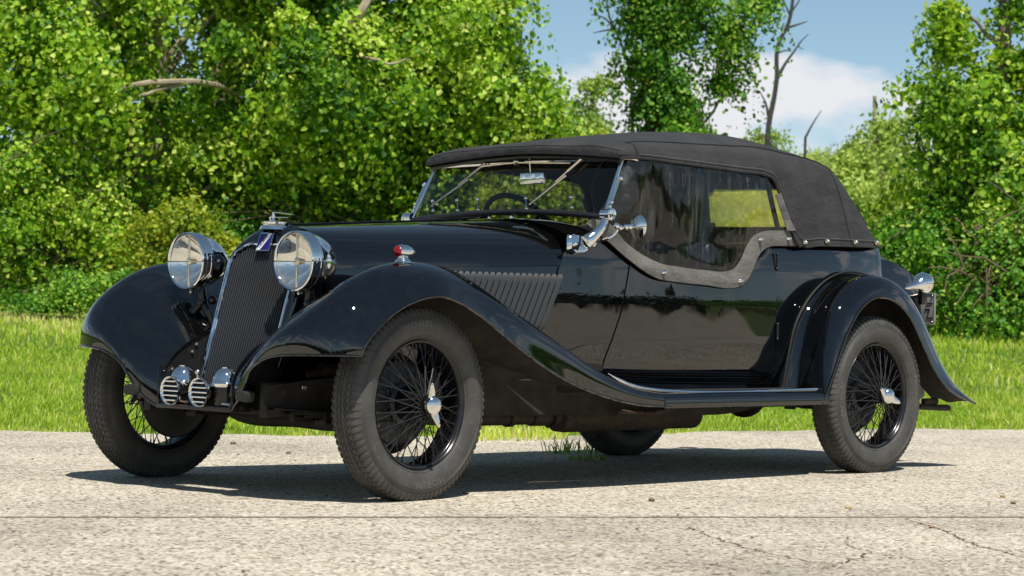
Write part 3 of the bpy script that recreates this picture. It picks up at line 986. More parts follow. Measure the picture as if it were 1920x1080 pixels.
def side_panel(s, xf, xr, z0, z1, nx, nz, out=0.0, topf=None):
    G = np.zeros((nx, nz, 3))
    for i in range(nx):
        for j in range(nz):
            a, b = i / (nx - 1), j / (nz - 1)
            zlo = z0(a) if callable(z0) else z0
            zhi = z1(a) if callable(z1) else z1
            z = zlo + (zhi - zlo) * b
            f = xf(z) if callable(xf) else xf
            r_ = xr(z) if callable(xr) else xr
            x = f + (r_ - f) * a
            G[i, j] = (x, s * (yb(x, z) + out), z)
    return G

cowl_f = lambda z: .911 + (z - .61) * .403
door_f = lambda z: np.interp(z, [.445, .455, .475, .50, .55, .73, .985, 1.1], [1.40, 1.345, 1.305, 1.292, 1.305, 1.379, 1.442, 1.468])
door_r = lambda z: np.interp(z, [.445, .455, .475, .51, .6, 1.1], [2.33, 2.37, 2.40, 2.416, 2.421, 2.413])
def belt(x):
    return interp(x, [.9, 1.1, 1.25, 1.33, 1.42, 1.55, 1.7, 1.95, 2.12, 2.2, 2.28, 2.36, 2.45, 3.4], [1.06, 1.07, 1.075, 1.06, 1.02, .955, .925, .905, .91, .935, .985, 1.045, 1.075, 1.08])

for s in (-1, 1):
    # scuttle side ahead of the door
    G = np.zeros((24, 26, 3))
    for i in range(24):
        for j in range(26):
            z = .445 + (1.075 - .445) * j / 25
            f, r_ = cowl_f(z) + .003, door_f(z) - .0025
            x = f + (r_ - f) * i / 23
            if z < .43: x = f + (1.46 - f) * i / 23
            zz = min(z, belt(x) if x > 1.25 else 2)
            G[i, j] = (x, s * yb(x, zz), zz)
    sp = MB().add(*grid(G)).build('scuttle_side', PAINT, car, angle=60)
    # door
    G = np.zeros((50, 30, 3))
    for i in range(50):
        for j in range(30):
            a = i / 49
            z = .447 + (1.08 - .447) * j / 29
            x = door_f(z) + (door_r(z) - door_f(z)) * a
            zz = min(z, belt(x))
            G[i, j] = (x, s * (yb(x, zz) + .003), zz)
    door = MB().add(*grid(G)).build('door', PAINT, car, angle=60)
    solid(door, .004, 0)
    for hz in (.99, .665):
        hb = MB()
        x0 = 2.425
        hb.add(*tube([(x0, s * (yb(x0, hz) + .012), hz - .028), (x0, s * (yb(x0, hz) + .012), hz + .028)], .007, 8))
        hb.add(*ball((x0, s * (yb(x0, hz) + .012), hz + .034), .009, 6)); hb.add(*ball((x0, s * (yb(x0, hz) + .012), hz - .034), .009, 6))
        hb.build('hinge', BLACKMET, door)
    # sill under the door
    G = side_panel(s, 1.40, 2.50, .385, .441, 30, 4)
    MB().add(*grid(G)).build('sill', PAINT, car, angle=60)
    # rear quarter
    G = np.zeros((34, 24, 3))
    for i in range(34):
        for j in range(24):
            z = .40 + .685 * j / 23
            x = door_r(max(z, .45)) + .003 + (3.35 - door_r(max(z, .45)) - .003) * i / 33
            G[i, j] = (x, s * yb(x, z), z)
    MB().add(*grid(G)).build('rear_quarter', PAINT, car, angle=60)
    # dark jamb behind the gaps
    G = side_panel(s, 1.1, 2.9, .39, lambda a: belt(1.1 + 1.8 * a) - .02, 50, 16, -.022)
    MB().add(*grid(G)).build('door_jamb', SEAMM, car, angle=60)

# rear body panel and tail
G = np.zeros((22, 14, 3))
for i in range(22):
    a = math.pi * i / 21
    for j in range(14):
        z = .40 + .685 * j / 13
        G[i, j] = (3.35 + .17 * math.sin(a) ** .7, -math.cos(a) * (yb(3.35, z)), z)
MB().add(*grid(G)).build('rear_panel', PAINT, car, angle=50)
prof = [(3.42, 1.115), (3.56, 1.10), (3.70, 1.088), (3.82, 1.06), (3.92, 1.02), (4.00, .955), (4.05, .87), (4.06, .76), (4.04, .62), (3.98, .52)]
rows = []
for x, z in prof:
    hw = .335 if z > .6 else .31
    dn = np.array([.25, 0, .0])
    rows.append([(x - .30 * 0, y, z - .055 * abs(y / hw) ** 4) for y in np.linspace(-hw, hw, 11)])
top = np.array(rows)
L_ = top[:, 0].copy(); Rr_ = top[:, -1].copy()
mb = MB().add(*grid(patch(top, 30, 20)))
for s, e in ((-1, L_), (1, Rr_)):
    e2 = curve(e, 30)
    lower = np.stack([np.minimum(e2[:, 0], 3.9), e2[:, 1] + s * .012, np.full(30, .50)], 1)
    mid = e2 * .55 + lower * .45; mid[:, 1] = e2[:, 1] + s * .02
    edge_ = e2.copy(); edge_[:, 1] += s * .010; edge_[:, 2] -= .02; edge_[:, 0] -= .006
    mb.add(*grid(np.stack([e2, edge_, mid, lower])))
tail = mb.build('tail', PAINT, car, angle=50)

# bonnet ------------------------------------------------------------
def bon_section(x, shift):
    """right half outline of the bonnet top from hinge to crown at station x"""
    w = interp(x, _wxs, _wt)
    zt = interp(x, [-.2, -.08, 1.3], [1.055, 1.062, 1.152])
    zh = interp(x, [-.2, 1.18], [.884, .936])
    h = zt - zh
    return [(w * max(math.cos(t), 0) ** .92, zh + h * math.sin(t) ** .92) for t in np.linspace(0, math.pi / 2, 33)]
rows = []
for x in np.linspace(-.085, 1.09, 60):
    h_ = bon_section(x, 0)
    full = [(x, -y, z) for y, z in h_] + [(x, y, z) for y, z in h_[::-1][1:]]
    # the rear edge leans back with height
    q_ = max(0, (x - .3) / .79)
    rows.append([(px + .40 * (pz - .95) * q_ - .045 * q_, py, pz) for px, py, pz in full])
bonnet = MB().add(*grid(relax(np.array(rows), 10))).build('bonnet', PAINT, car, angle=70)
MB().add(*tube(curve([(-.08, 0, 1.064), (.4, 0, 1.096), (.73, 0, 1.116), (1.1, 0, 1.148)], 20), .005, 6)).build('hinge_bead', PAINT, bonnet)
def bon_y(x, z):
    w = interp(x, _wxs, _wt)
    return w - max(0, .88 - z) * .03
for s in (-1, 1):
    G = np.zeros((40, 14, 3))
    for i in range(40):
        for j in range(14):
            a = i / 39
            zh = interp(-.1 + 1.19 * a, [-.2, 1.18], [.884, .936]) + .012
            z = .50 + (zh - .50) * j / 13
            x = -.10 + (cowl_f(z) - .006 + .10) * a
            G[i, j] = (x, s * (bon_y(x, z) - (.006 if j == 13 else .003 if j == 12 else 0)), z)
    bs = MB().add(*grid(G)).build('bonnet_side', PAINT, car, angle=60)
    # pressed louvres, leaning with the scuttle line
    for k in range(21):
        xt = .405 + k * .0318
        zt, zb = .897, .655
        rows = []
        for t in (0, .010, .025, .045, .075, .11, .2, .5, .8, .89, .925, .955, .975, .99, 1):
            z = zb + (zt - zb) * t
            x = xt - .40 * (zt - z)
            e = math.sin(math.pi * min(max(t, 0), 1))
            q_ = min(min(t, 1 - t) * (zt - zb) / .026, 1.0)
            rd_ = math.sqrt(max(0.0, 1 - (1 - q_) ** 2))
            hgt = .018 * rd_
            wid = .002 + .0222 * rd_
            b0 = bon_y(x, z)
            rows.append([(x - wid * .52, s * (b0 + .0005), z), (x - wid * .42, s * (b0 + hgt * .16), z), (x - wid * .05, s * (b0 + hgt * .55), z), (x + wid * .34, s * (b0 + hgt * .96), z), (x + wid * .40, s * (b0 + hgt), z), (x + wid * .43, s * (b0 + hgt * .9), z), (x + wid * .44, s * (b0 + .0005), z)])
        MB().add(*grid(np.array(rows))).build('louvre', LOUVRE, bs, angle=35)
# scuttle top between bonnet and windscreen
rows = []
for x, zt, w in [(1.10, 1.142, .488), (1.18, 1.147, .505), (1.27, 1.145, .522), (1.40, 1.11, .535)]:
    r_ = []
    for q in np.linspace(-1, 1, 17):
        aq = abs(q)
        z = 1.072 + (zt - 1.072) * (1 - aq ** 2.4)
        r_.append((x + .40 * (z - 1.05) - .035, q * (w + (.0 if aq < .99 else .0)), z - (0 if aq < .98 else .0)))
    rows.append(r_)
MB().add(*grid(patch(rows, 16, 40))).build('scuttle_top', PAINT, car, angle=60)
for y in (-.02, .12, .19, .3):
    MB().add(*lathe([(0, .012), (.012, .011), (.02, .005), (.024, .001)], (1.235, y, 1.148), (-.2, 0, 1), 10)).build('scuttle_knob', CHROME, car)

# radiator shell -----------------------------------------------------
def shell_outline(k):
    """closed front outline of the shell (y, z), k scales the width"""
    h = [(.214, .36), (.220, .52), (.226, .66), (.234, .80), (.240, .875), (.226, .935), (.19, .980), (.14, 1.015), (.085, 1.040), (.035, 1.052), (0, 1.054)]
    h = curve([(0, y * k, z) for y, z in h], 30)
    return np.concatenate([h, (h * np.array([1, -1, 1]))[::-1][1:]])
def lean(z):      # x of the grille plane
    return -.171 - (.936 - z) * .29
def mouth():
    h = [(.198, .36), (.1985, .52), (.199, .66), (.200, .80), (.202, .875), (.200, .925), (.188, .948), (.155, .966), (.118, .983), (.05, .982), (0, .980)]
    h = curve([(0, y, z) for y, z in h], 30)
    return np.concatenate([h, (h * np.array([1, -1, 1]))[::-1][1:]])
so, mo = shell_outline(1.0), mouth()
def put(o, dx):
    q = o.copy(); q[:, 0] = [lean(z) + dx for z in o[:, 2]]; return q
back = shell_outline(1.0)
back[:, 1] *= 1.17; back[:, 0] = -.083; back[:, 2] = np.where(back[:, 2] > .8, back[:, 2] + .012, back[:, 2])
mid = put(so, .035); mid[:, 1] *= 1.05; mid[:, 2] = np.where(mid[:, 2] > .8, mid[:, 2] + .008, mid[:, 2])
shell = MB().add(*grid(np.stack([put(mo * np.array([1, 1, 1]), .012), put(mo, -.002), put(mo * .5 + so * .5, -.006), put(so, .004), mid, back]))).build('radiator_shell', PAINT, car, angle=50)
# chrome bead round the mouth
bead = [put(mo, -.004)[i] for i in range(len(mo))]
MB().add(*tube(bead, .0055, 8)).build('chrome_bead', CHROME, shell)
st = put(so, .0)
for s in (1, -1):
    seg = [(lean(z) - .008, s * y, z) for y, z in ((.206, .37), (.207, .52), (.208, .70), (.210, .86), (.211, .925))]
    MB().add(*tube(seg, .0062, 8)).build('chrome_edge', CHROME, shell)
mz = mo[:30]
for k in range(-14, 15):
    y = k * .0139
    ay = abs(y)
    zs = mz[(mz[:, 1] > ay - 1e-6)][:, 2]
    if len(zs) == 0: continue
    zt = float(zs.max()) - .004
    zbm = .365
    if ay > mz[0, 1]:
        zbm = float(np.interp(ay, mz[:12, 1], mz[:12, 2]))
    P_ = [(lean(zbm) + .004, y, zbm), (lean(zt) + .004, y, zt)]
    V = []
    for x, yy, z in P_:
        V += [(x, yy - .0036, z), (x - .005, yy - .0010, z), (x - .001, yy + .0036, z), (x + .016, yy + .002, z)]
    MB().add(V, [(0, 1, 5, 4), (1, 2, 6, 5), (2, 3, 7, 6), (3, 0, 4, 7), (0, 3, 2, 1), (4, 5, 6, 7)]).build('grille_slat', SLAT, shell, smooth=False)
V = [(lean(z) + .022, y, z) for z, y in ((.36, -.197), (.36, .197), (.95, .197), (.95, -.197))]
MB().add(V, [(0, 1, 2, 3)]).build('radiator_core', SEAMM, shell, smooth=False)
# filler cap, mascot and enamel badge
capc = (-.125, 0, 1.055)
rc = MB().add(*lathe([(-.012, .062), (.002, .056), (.006, .046), (.009, .046), (.011, .0535), (.018, .0545), (.021, .048), (.024, .014), (.025, .001)], capc, (0, 0, 1), 36)).build('radiator_cap', CHROME, car)
mm = MB()
mz0 = 1.079
mm.add(*lathe([(0, .010), (.006, .007), (.011, .005), (.018, .007), (.024, .005), (.028, .0055), (.033, .001)], (-.133, 0, mz0), (0, 0, 1), 14))
mm.add(*box((-.105, -.010, mz0 + .014), (.062, .022, .0032), Matrix.Rotation(R(-2), 3, 'Y'), .0012))
mm.add(*box((-.090, -.010, mz0 + .031), (.092, .022, .0032), Matrix.Rotation(R(3), 3, 'Y'), .0012))
mm.add(*tube([(-.146, .003, mz0), (-.150, .002, mz0 + .012), (-.136, 0, mz0 + .020)], .0036, 6))
mm.add(*ball((-.134, 0, mz0 + .031), .006, 6))
mm.build('mascot', CHROME, rc)
# badge: blue enamel with a white diagonal band
def badge_pt(y, z, d=0.0):
    return (lean(z) - .012 - d, y, z)
def prism(poly, d0, d1):
    n = len(poly)
    V = [badge_pt(y, z, d0) for y, z in poly] + [badge_pt(y, z, d1) for y, z in poly]
    return V, [tuple(range(n)), tuple(range(n, 2 * n))[::-1]] + [(i, (i + 1) % n, n + (i + 1) % n, n + i) for i in range(n)]
bz = [(.046, .962), (-.022, .962), (-.022, 1.022), (.034, 1.030), (.046, 1.022)]
bz = [(.044, .960), (-.030, .960), (-.034, 1.026), (.040, 1.026)]
badge = MB().add(*prism([(y * 1.12 - .001, (z - .993) * 1.12 + .993) for y, z in bz], 0, .006)).build('badge', CHROME, shell, smooth=False)
MB().add(*prism(bz, .0062, .0075)).build('badge_enamel', BLUE, shell, smooth=False)
MB().add(*prism([(.044, .960), (.020, .960), (-.034, 1.026), (-.012, 1.026)], .008, .0092)).build('badge_band', WHITE, shell, smooth=False)
TV, TF = text_mesh('TALBOT', .0165, .0004)
ang = math.atan2(1.026 - .960, -(.056))
W = []
for p in TV:
    # along the band, rising to the viewer's right
    a = -(p.x); b_ = p.y - .006
    dy, dz = math.cos(ang), math.sin(ang)
    y = .0105 + (-a) * dy * 1.0 + b_ * (dz)
    z = .993 + (-a) * dz + b_ * (-dy)
    W.append(badge_pt(y, z, .0098 + p.z))
MB().add(W, TF).build('badge_lettering', LETTER, shell, smooth=False)

# front fenders ------------------------------------------------------
FEND = np.array([
 [(-0.515, 0.225, 0.325), (-0.545, 0.3, 0.372), (-0.562, 0.365, 0.445), (-0.572, 0.405, 0.5), (-0.575, 0.52, 0.545), (-0.565, 0.64, 0.555), (-0.515, 0.765, 0.557), (-0.425, 0.855, 0.557)],
 [(-0.512, 0.225, 0.44), (-0.545, 0.3, 0.47), (-0.563, 0.375, 0.52), (-0.572, 0.45, 0.565), (-0.578, 0.54, 0.61), (-0.565, 0.65, 0.625), (-0.512, 0.765, 0.62), (-0.415, 0.866, 0.6)],
 [(-0.43, 0.225, 0.545), (-0.46, 0.3, 0.56), (-0.5, 0.39, 0.592), (-0.515, 0.48, 0.645), (-0.52, 0.59, 0.69), (-0.505, 0.7, 0.715), (-0.455, 0.785, 0.7), (-0.36, 0.868, 0.655)],
 [(-0.33, 0.225, 0.6), (-0.345, 0.3, 0.64), (-0.36, 0.39, 0.68), (-0.37, 0.49, 0.745), (-0.375, 0.6, 0.79), (-0.37, 0.7, 0.825), (-0.335, 0.79, 0.8), (-0.27, 0.87, 0.72)],
 [(-0.2, 0.28, 0.655), (-0.2, 0.35, 0.715), (-0.2, 0.42, 0.775), (-0.2, 0.5, 0.832), (-0.2, 0.6, 0.872), (-0.2, 0.7, 0.898), (-0.19, 0.79, 0.865), (-0.15, 0.868, 0.768)],
 [(0, 0.32, 0.66), (0, 0.385, 0.73), (0, 0.455, 0.8), (0, 0.53, 0.862), (0, 0.61, 0.905), (0, 0.69, 0.92), (0, 0.785, 0.88), (0, 0.866, 0.782)],
 [(0.2, 0.365, 0.65), (0.2, 0.42, 0.7), (0.2, 0.48, 0.765), (0.2, 0.55, 0.83), (0.2, 0.62, 0.88), (0.2, 0.69, 0.893), (0.19, 0.78, 0.845), (0.18, 0.855, 0.722)],
 [(0.42, 0.405, 0.6), (0.42, 0.46, 0.625), (0.42, 0.53, 0.665), (0.42, 0.6, 0.715), (0.42, 0.67, 0.755), (0.42, 0.745, 0.772), (0.42, 0.815, 0.725), (0.42, 0.838, 0.598)],
 [(0.7, 0.455, 0.52), (0.7, 0.5, 0.53), (0.7, 0.56, 0.55), (0.7, 0.63, 0.583), (0.7, 0.7, 0.61), (0.7, 0.785, 0.62), (0.7, 0.816, 0.588), (0.7, 0.822, 0.472)],
 [(0.95, 0.495, 0.45), (0.95, 0.54, 0.452), (0.95, 0.6, 0.463), (0.95, 0.66, 0.483), (0.95, 0.72, 0.502), (0.95, 0.784, 0.505), (0.95, 0.809, 0.478), (0.95, 0.812, 0.398)],
 [(1.2, 0.525, 0.41), (1.2, 0.565, 0.41), (1.2, 0.61, 0.411), (1.2, 0.66, 0.414), (1.2, 0.72, 0.421), (1.2, 0.778, 0.424), (1.2, 0.804, 0.404), (1.2, 0.806, 0.354)],
 [(1.42, 0.54, 0.395), (1.42, 0.575, 0.395), (1.42, 0.62, 0.395), (1.42, 0.67, 0.396), (1.42, 0.72, 0.397), (1.42, 0.774, 0.398), (1.42, 0.799, 0.382), (1.42, 0.803, 0.34)]])
def inset(G, c, d):
    du = np.gradient(G, axis=0); dv = np.gradient(G, axis=1)
    n = np.cross(du, dv); n /= np.linalg.norm(n, axis=2)[..., None] + 1e-12
    sg = np.sign((n * (np.array(c) - G)).sum(2).sum())
    return G + n * sg * d
for s in (-1, 1):
    G = relax(patch(FEND, 130, 56), 7)
    mbf = MB().add(*grid(mirror(G, s)))
    o = mbf.build('front_fender', PAINT, car, angle=70)
    MB().add(*grid(mirror(inset(G, (0, .66, .37), .007), s))).build('fender_liner', DIRTY, o, angle=70)
    edge = np.concatenate([G[0, :, :], G[1:, -1, :]])
    MB().add(*tube(mirror(edge, s), .0055, 8)).build('rolled_edge', PAINT, o)
    # side lamp on the crown
    lamp = MB()
    c0 = np.array([-.055, s * .68, .912])
    lamp.add(*lathe([(0, .034), (.006, .033), (.014, .024), (.02, .020), (.03, .020)], c0, (0, 0, 1), 20))
    prof = [(-.030, .001), (-.0295, .021), (-.024, .024), (-.010, .0265), (.010, .026), (.030, .021), (.050, .013), (.062, .006), (.068, .001)]
    lamp.add(*lathe(prof, c0 + np.array([0, 0, .043]), (1, 0, 0), 24))
    lo = lamp.build('fender_lamp', CHROME, car, label='chrome torpedo side lamp with a red lens on the fender crown')
    MB().add(*lathe([(-.046, .001), (-.043, .010), (-.036, .018), (-.0295, .0215)], c0 + np.array([0, 0, .043]), (1, 0, 0), 20)).build('lens', REDLENS, lo)
    # rubber pad on the front lip
    MB().add(*box((-.548, s * .345, .392), (.05, .075, .042), Matrix.Rotation(R(8 * s), 3, 'Z') @ Matrix.Rotation(R(-6 * s), 3, 'X'), .010)).build('bump_pad', PADRUB, car)
    # inner valance beside the radiator, closing the nose behind the horns
    rows = [[(p[0] + .004, s * .2235, .33 + (p[2] - .33) * k / 5 - .002) for k in range(6)] for p in G[:52, 0] if p[0] < -.17]
    va = MB().add(*grid(np.array(rows))).build('nose_wall', SATIN, car, angle=60)
    MB().add(*tube([(p[0] - .002, s * .222, p[2] + .001) for p in G[:44, 0]], .005, 6)).build('arch_bead', PAINT, va)
    for (xx, zz) in ((-.455, .475), (-.355, .545), (-.335, .575)):
        MB().add(*lathe([(0, .0085), (.005, .0085), (.008, .004), (.009, .001)], (xx, s * .222, zz), (0, -s, 0), 10)).build('bolt', NICKEL, va)
    # inner splash apron from fender to frame
    rows = []
    for x, zt in [(.36, .60), (.5, .57), (.7, .515), (.95, .45), (1.2, .405), (1.45, .39)]:
        yi = interp(x, [.36, .7, 1.2, 1.45], [.40, .455, .52, .54])
        rows.append([(x, s * yi, zt), (x, s * (yi * .5 + .5 * .437), zt * .5 + .22), (x, s * .437, min(.44, zt - .012)), (x, s * .434, .37), (x, s * .432, .298)])
    MB().add(*grid(patch(rows, 20, 12))).build('splash_apron', DIRTY, car, angle=60)
    # running board
    rows = []
    for x in np.linspace(1.38, 2.56, 14):
        rows.append([(x, s * y, z) for y, z in [(.53, .400), (.60, .398), (.68, .397), (.74, .397), (.774, .3965), (.793, .389), (.802, .374), (.804, .345), (.802, .336), (.785, .331)]])
    rb = MB().add(*grid(np.array(rows))).build('running_board', PAINT, car, angle=50)
    solid(rb, .006, 0)
    for k in range(5):
        y = .60 + k * .029
        MB().add(*tube([(1.08 + .04 * k + .02 * 0, s * y, .432 - .002 * k), (1.2, s * y, .420), (1.36, s * y, .402), (2.50, s * y, .401)], .0042, 6)).build('tread_rib', PADRUB, rb)
    MB().add(*tube(curve([(1.05, s * .768, .484), (1.10, s * .769, .463), (1.20, s * .770, .432), (1.34, s * .770, .413), (1.5, s * .770, .404), (2.54, s * .770, .403)], 40), [.002, .005] + [.0085] * 38, 8)).build('chrome_strip', CHROME, rb)
    # rear fender
    inn = [(2.487, .394), (2.516, .521), (2.586, .715), (2.685, .829), (2.804, .909), (2.925, .948), (3.032, .957), (3.17, .935), (3.30, .865), (3.41, .75), (3.50, .62), (3.60, .49), (3.70, .41), (3.80, .345)]
    crn = [(2.525, .352), (2.570, .560), (2.650, .765), (2.745, .862), (2.860, .925), (2.975, .946), (3.050, .947), (3.17, .922), (3.285, .865), (3.395, .765), (3.490, .640), (3.590, .512), (3.70, .414), (3.83, .335)]
    lip = [(2.510, .333), (2.575, .450), (2.650, .590), (2.728, .712), (2.829, .803), (2.920, .835), (2.985, .839), (3.097, .816), (3.209, .746), (3.306, .631), (3.395, .520), (3.50, .425), (3.61, .372), (3.80, .320)]
    rows = []
    for (xi, zi), (xc, zc), (xl, zl) in zip(inn, crn, lip):
        mx_, mz_ = xc * .55 + xi * .45, zc * .55 + zi * .45
        rows.append([(xi, s * .545, zi - .004), (xi + .004, s * .592, zi), (mx_ + .012, s * .618, mz_ - .016), (xc * .9 + mx_ * .1, s * .655, zc - .008), (xc, s * .705, zc), (xc * .88 + xl * .12, s * .755, zc * .88 + zl * .12), (xc * .48 + xl * .52, s * .790, zc * .48 + zl * .52), (xl, s * .803, zl)])
    G = relax(patch(np.array(rows), 90, 48), 11)
    rf = MB().add(*grid(G)).build('rear_fender', PAINT, car, angle=70)
    MB().add(*grid(inset(G, (LWB, s * .66, .37), .007))).build('fender_liner', DIRTY, rf, angle=70)
    MB().add(*tube(np.concatenate([G[0, 4:], G[1:, -1]]), .0055, 8)).build('rolled_edge', PAINT, rf)
    MB().add(*tube(curve([(x, s * .592, z + .002) for x, z in inn[:10]], 50), .0055, 8)).build('wing_piping', PADRUB, rf)
    # dark wall of the wheel well
    MB().add(*grid(np.array([[(x, s * .600, z - .012 + (.40 - z) * k / 4) for k in range(5)] for x, z in inn[:12]]))).build('wheel_well', DIRTY, rf, angle=60)

# headlamps ----------------------------------------------------------
for s in (-1, 1):
    c = np.array([-.305, s * .334, .911])
    d = np.array([-1.0, 0.0, -.01])
    bowl = [(.0, .112), (-.012, .1165), (-.020, .118), (-.034, .116), (-.036, .1175), (-.046, .1175), (-.050, .114), (-.085, .107), (-.13, .088), (-.17, .060), (-.195, .030), (-.203, .001)]
    h = MB().add(*lathe(bowl, c, d, 48)).build('headlamp', CHROME, car, angle=35)
    MB().add(*lathe([(-.002, .105), (.006, .108), (.009, .112), (.006, .117), (-.002, .1185), (-.010, .1175)], c, d, 48)).build('rim', CHROME, h)
    refl = [(-.002, .106)] + [(-.002 - .085 * (1 - (r / .106) ** 2), max(r, .001)) for r in np.linspace(.100, 0, 12)]
    MB().add(*lathe(refl, c, d, 48)).build('reflector', REFL, h)
    MB().add(*lathe([(.002 + .010 * (1 - (r / .107) ** 2), max(r, .0005)) for r in np.linspace(.107, 0, 9)], c, d, 40)).build('lens', LAMPGLASS, h)
    sb = MB()
    sb.add(*box(c + d * -.012, (.006, .010, .206), None, .002))
    sb.add(*lathe([(-.035, .012), (.0, .016), (.002, .013), (.0025, .001)], c + d * -.010, d, 20))
    sb.build('bulb_bar', NICKEL, h)
    # clip under the rim and bracket
    MB().add(*box(c + np.array([.03, s * .0, -.125]), (.02, .012, .012), None, .003)).build('rim_clip', NICKEL, h)
    bk = MB()
    bk.add(*tube([(-.225, s * .335, .80), (-.222, s * .332, .76), (-.218, s * .325, .725)], [.017, .021, .015], 12))
    bk.add(*ball((-.225, s * .335, .745), .024, 8))
    bk.add(*tube(curve([(-.22, s * .33, .75), (-.25, s * .36, .70), (-.275, s * .375, .66), (-.30, s * .36, .63)], 12), [.020] * 6 + [.024] * 6, 10))
    bk.add(*tube([(-.218, s * .325, .735), (-.21, s * .295, .69), (-.20, s * .285, .655)], [.015, .017, .013], 10))
    bk.add(*ball((-.195, s * .30, .755), .019, 8))
    bk.build('lamp_bracket', BLACKMET, car)

# twin horns, tray and nose ------------------------------------------
for (ty, dy, dxx) in ((.118, .138, -.49), (-.060, -.128, -.49)):
    hn = MB()
    c = np.array([-.545, ty, .394])
    hn.add(*lathe([(-.004, .049), (.002, .053), (.004, .0565), (-.002, .058), (-.012, .056), (-.03, .046), (-.06, .032), (-.10, .024)], c, (-1, 0, 0), 36))
    ho = hn.build('horn', CHROME, car, angle=40, label='chrome trumpet horn with a barred mouth')
    MB().add(*lathe([(-.012, .052), (-.0121, .001)], c, (-1, 0, 0), 24)).build('mouth', SEAMM, ho)
    for k in range(-2, 3):
        z = k * .0185 + .001
        hw = math.sqrt(max(.051**2 - z**2, 0))
        MB().add(*box(c + np.array([-.001, 0, z]), (.006, 2 * hw, .0068), None, .002)).build('bar', CHROME, ho)
    dm = [(-.004, .001), (-.004, .057), (.0, .0595), (.004, .060), (.009, .060), (.012, .0565), (.030, .052), (.050, .042), (.062, .030), (.068, .020), (.0685, .018), (.072, .018), (.0725, .001)]
    MB().add(*lathe(dm, (dxx + .025, dy, .422), (0, 0, 1), 36)).build('dome', CHROME, ho)
    MB().add(*lathe([(-.088, .044), (-.080, .047), (-.004, .047)], (dxx + .025, dy, .422), (0, 0, 1), 28)).build('motor', BLACKMET, ho)
    MB().add(*tube(curve([(-.50, ty, .394), (-.465, (ty * .6 + dy * .4), .385), (-.455, dy, .385)], 8), .022, 10)).build('throat', CHROME, ho)
    MB().add(*tube([(-.50, dy - .03, .350), (-.50, dy - .09, .348)], .010, 8)).build('stay', NICKEL, ho)
tr = MB()
tr.add(*box((-.455, 0, .328), (.13, .455, .008), None, .002))
tr.add(*box((-.523, 0, .333), (.008, .462, .018), None, .003))
tr.add(*box((-.46, .229, .41), (.12, .006, .165), None, .002))
tr.add(*box((-.46, -.229, .375), (.12, .006, .10), None, .002))
tr.add(*box((-.415, 0, .36), (.012, .44, .07), None, .002))
tray = tr.build('horn_tray', BLACKMET, car)
MB().add(*ball((-.49, .015, .47), .012, 6)).add(*tube([(-.49, .015, .46), (-.47, .02, .40)], .005, 6)).build('crank_cap', NICKEL, tray)

# chassis ------------------------------------------------------------
for s in (-1, 1):
    fr = MB()
    rows = curve([(-.47, s * .36, .37), (-.40, s * .365, .375), (-.1, s * .37, .40), (.3, s * .38, .385), (.8, s * .395, .36), (1.6, s * .40, .355), (2.5, s * .40, .365), (2.85, s * .40, .46), (3.2, s * .40, .47), (3.7, s * .40, .40)], 50)
    Vv, Ff = [], []
    for p in rows:
        for (dy, dz) in ((-.02, -.062), (.02, -.062), (.02, .062), (-.02, .062)):
            Vv.append((p[0], p[1] + dy, p[2] + dz))
    for i in range(49):
        for k in range(4):
            Ff.append((i * 4 + k, i * 4 + (k + 1) % 4, i * 4 + 4 + (k + 1) % 4, i * 4 + 4 + k))
    Ff += [(0, 1, 2, 3), (196, 197, 198, 199)]
    fr.add(Vv, Ff)
    fr.build('frame_rail', DIRTY, car, angle=30)
    # bell bottomed splash plate and engine undertray seen under the fender
    for kind, x0, x1, zc in (('front', -.47, .55, .315), ('rear', 2.45, 3.65, .33)):
        sp = MB()
        for k in range(5):
            L_k = (x1 - x0) * (1 - .15 * k) / 2
            xm = (x0 + x1) / 2
            pts = curve([(xm - L_k, s * .40, zc + .03 * (1 - .15 * k) ** 2 - .008 * k), (xm, s * .40, zc - .035 - .008 * k + .03), (xm + L_k, s * .40, zc + .03 * (1 - .15 * k) ** 2 - .008 * k)], 12)
            Vv, Ff = [], []
            for p in pts:
                for (dy, dz) in ((-.024, -.0035), (.024, -.0035), (.024, .0035), (-.024, .0035)):
                    Vv.append((p[0], p[1] + dy, p[2] + dz))
            for i in range(11):
                for q in range(4):
                    Ff.append((i * 4 + q, i * 4 + (q + 1) % 4, i * 4 + 4 + (q + 1) % 4, i * 4 + 4 + q))
            sp.add(Vv, Ff)
        for xx in (-.25, -.12, .12, .25):
            sp.add(*box(((x0 + x1) / 2 + xx, s * .40, zc - .012), (.014, .06, .055), None, .003))
        sp.build('leaf_spring', DIRTY, car, angle=30)
    # shackle, damper arm and bolts on the near dumb iron
    q = MB()
    q.add(*box((-.42, s * .36, .40), (.12, .03, .09), None, .01))
    q.add(*lathe([(0, .018), (.02, .018), (.024, .010), (.026, .001)], (-.39, s * .37, .405), (0, s, 0), 14))
    q.build('dumb_iron', DIRTY, car)
    q = MB()
    q.add(*lathe([(-.04, .05), (.03, .05), (.04, .04)], (.12, s * .38, .44), (0, s, 0), 18))
    q.add(*tube([(-.12, s * .42, .44), (.02, s * .43, .43), (.12, s * .415, .44)], .014, 8))
    q.build('shock_absorber', DIRTY, car)
    MB().add(*tube(curve([(-.20, s * .30, .47), (-.05, s * .36, .49), (.10, s * .45, .45)], 8), .016, 8)).add(*lathe([(0, .03), (.05, .034), (.07, .02)], (-.16, s * .33, .485), (1, s * .4, -.1), 12)).build('steering_joint', RUST, car)
    MB().add(*lathe([(0, .013), (.012, .013), (.016, .007), (.017, .001)], (-.30, s * .39, .425), (0, s, 0), 12)).build('rail_bolt', NICKEL, car)
ax = MB()
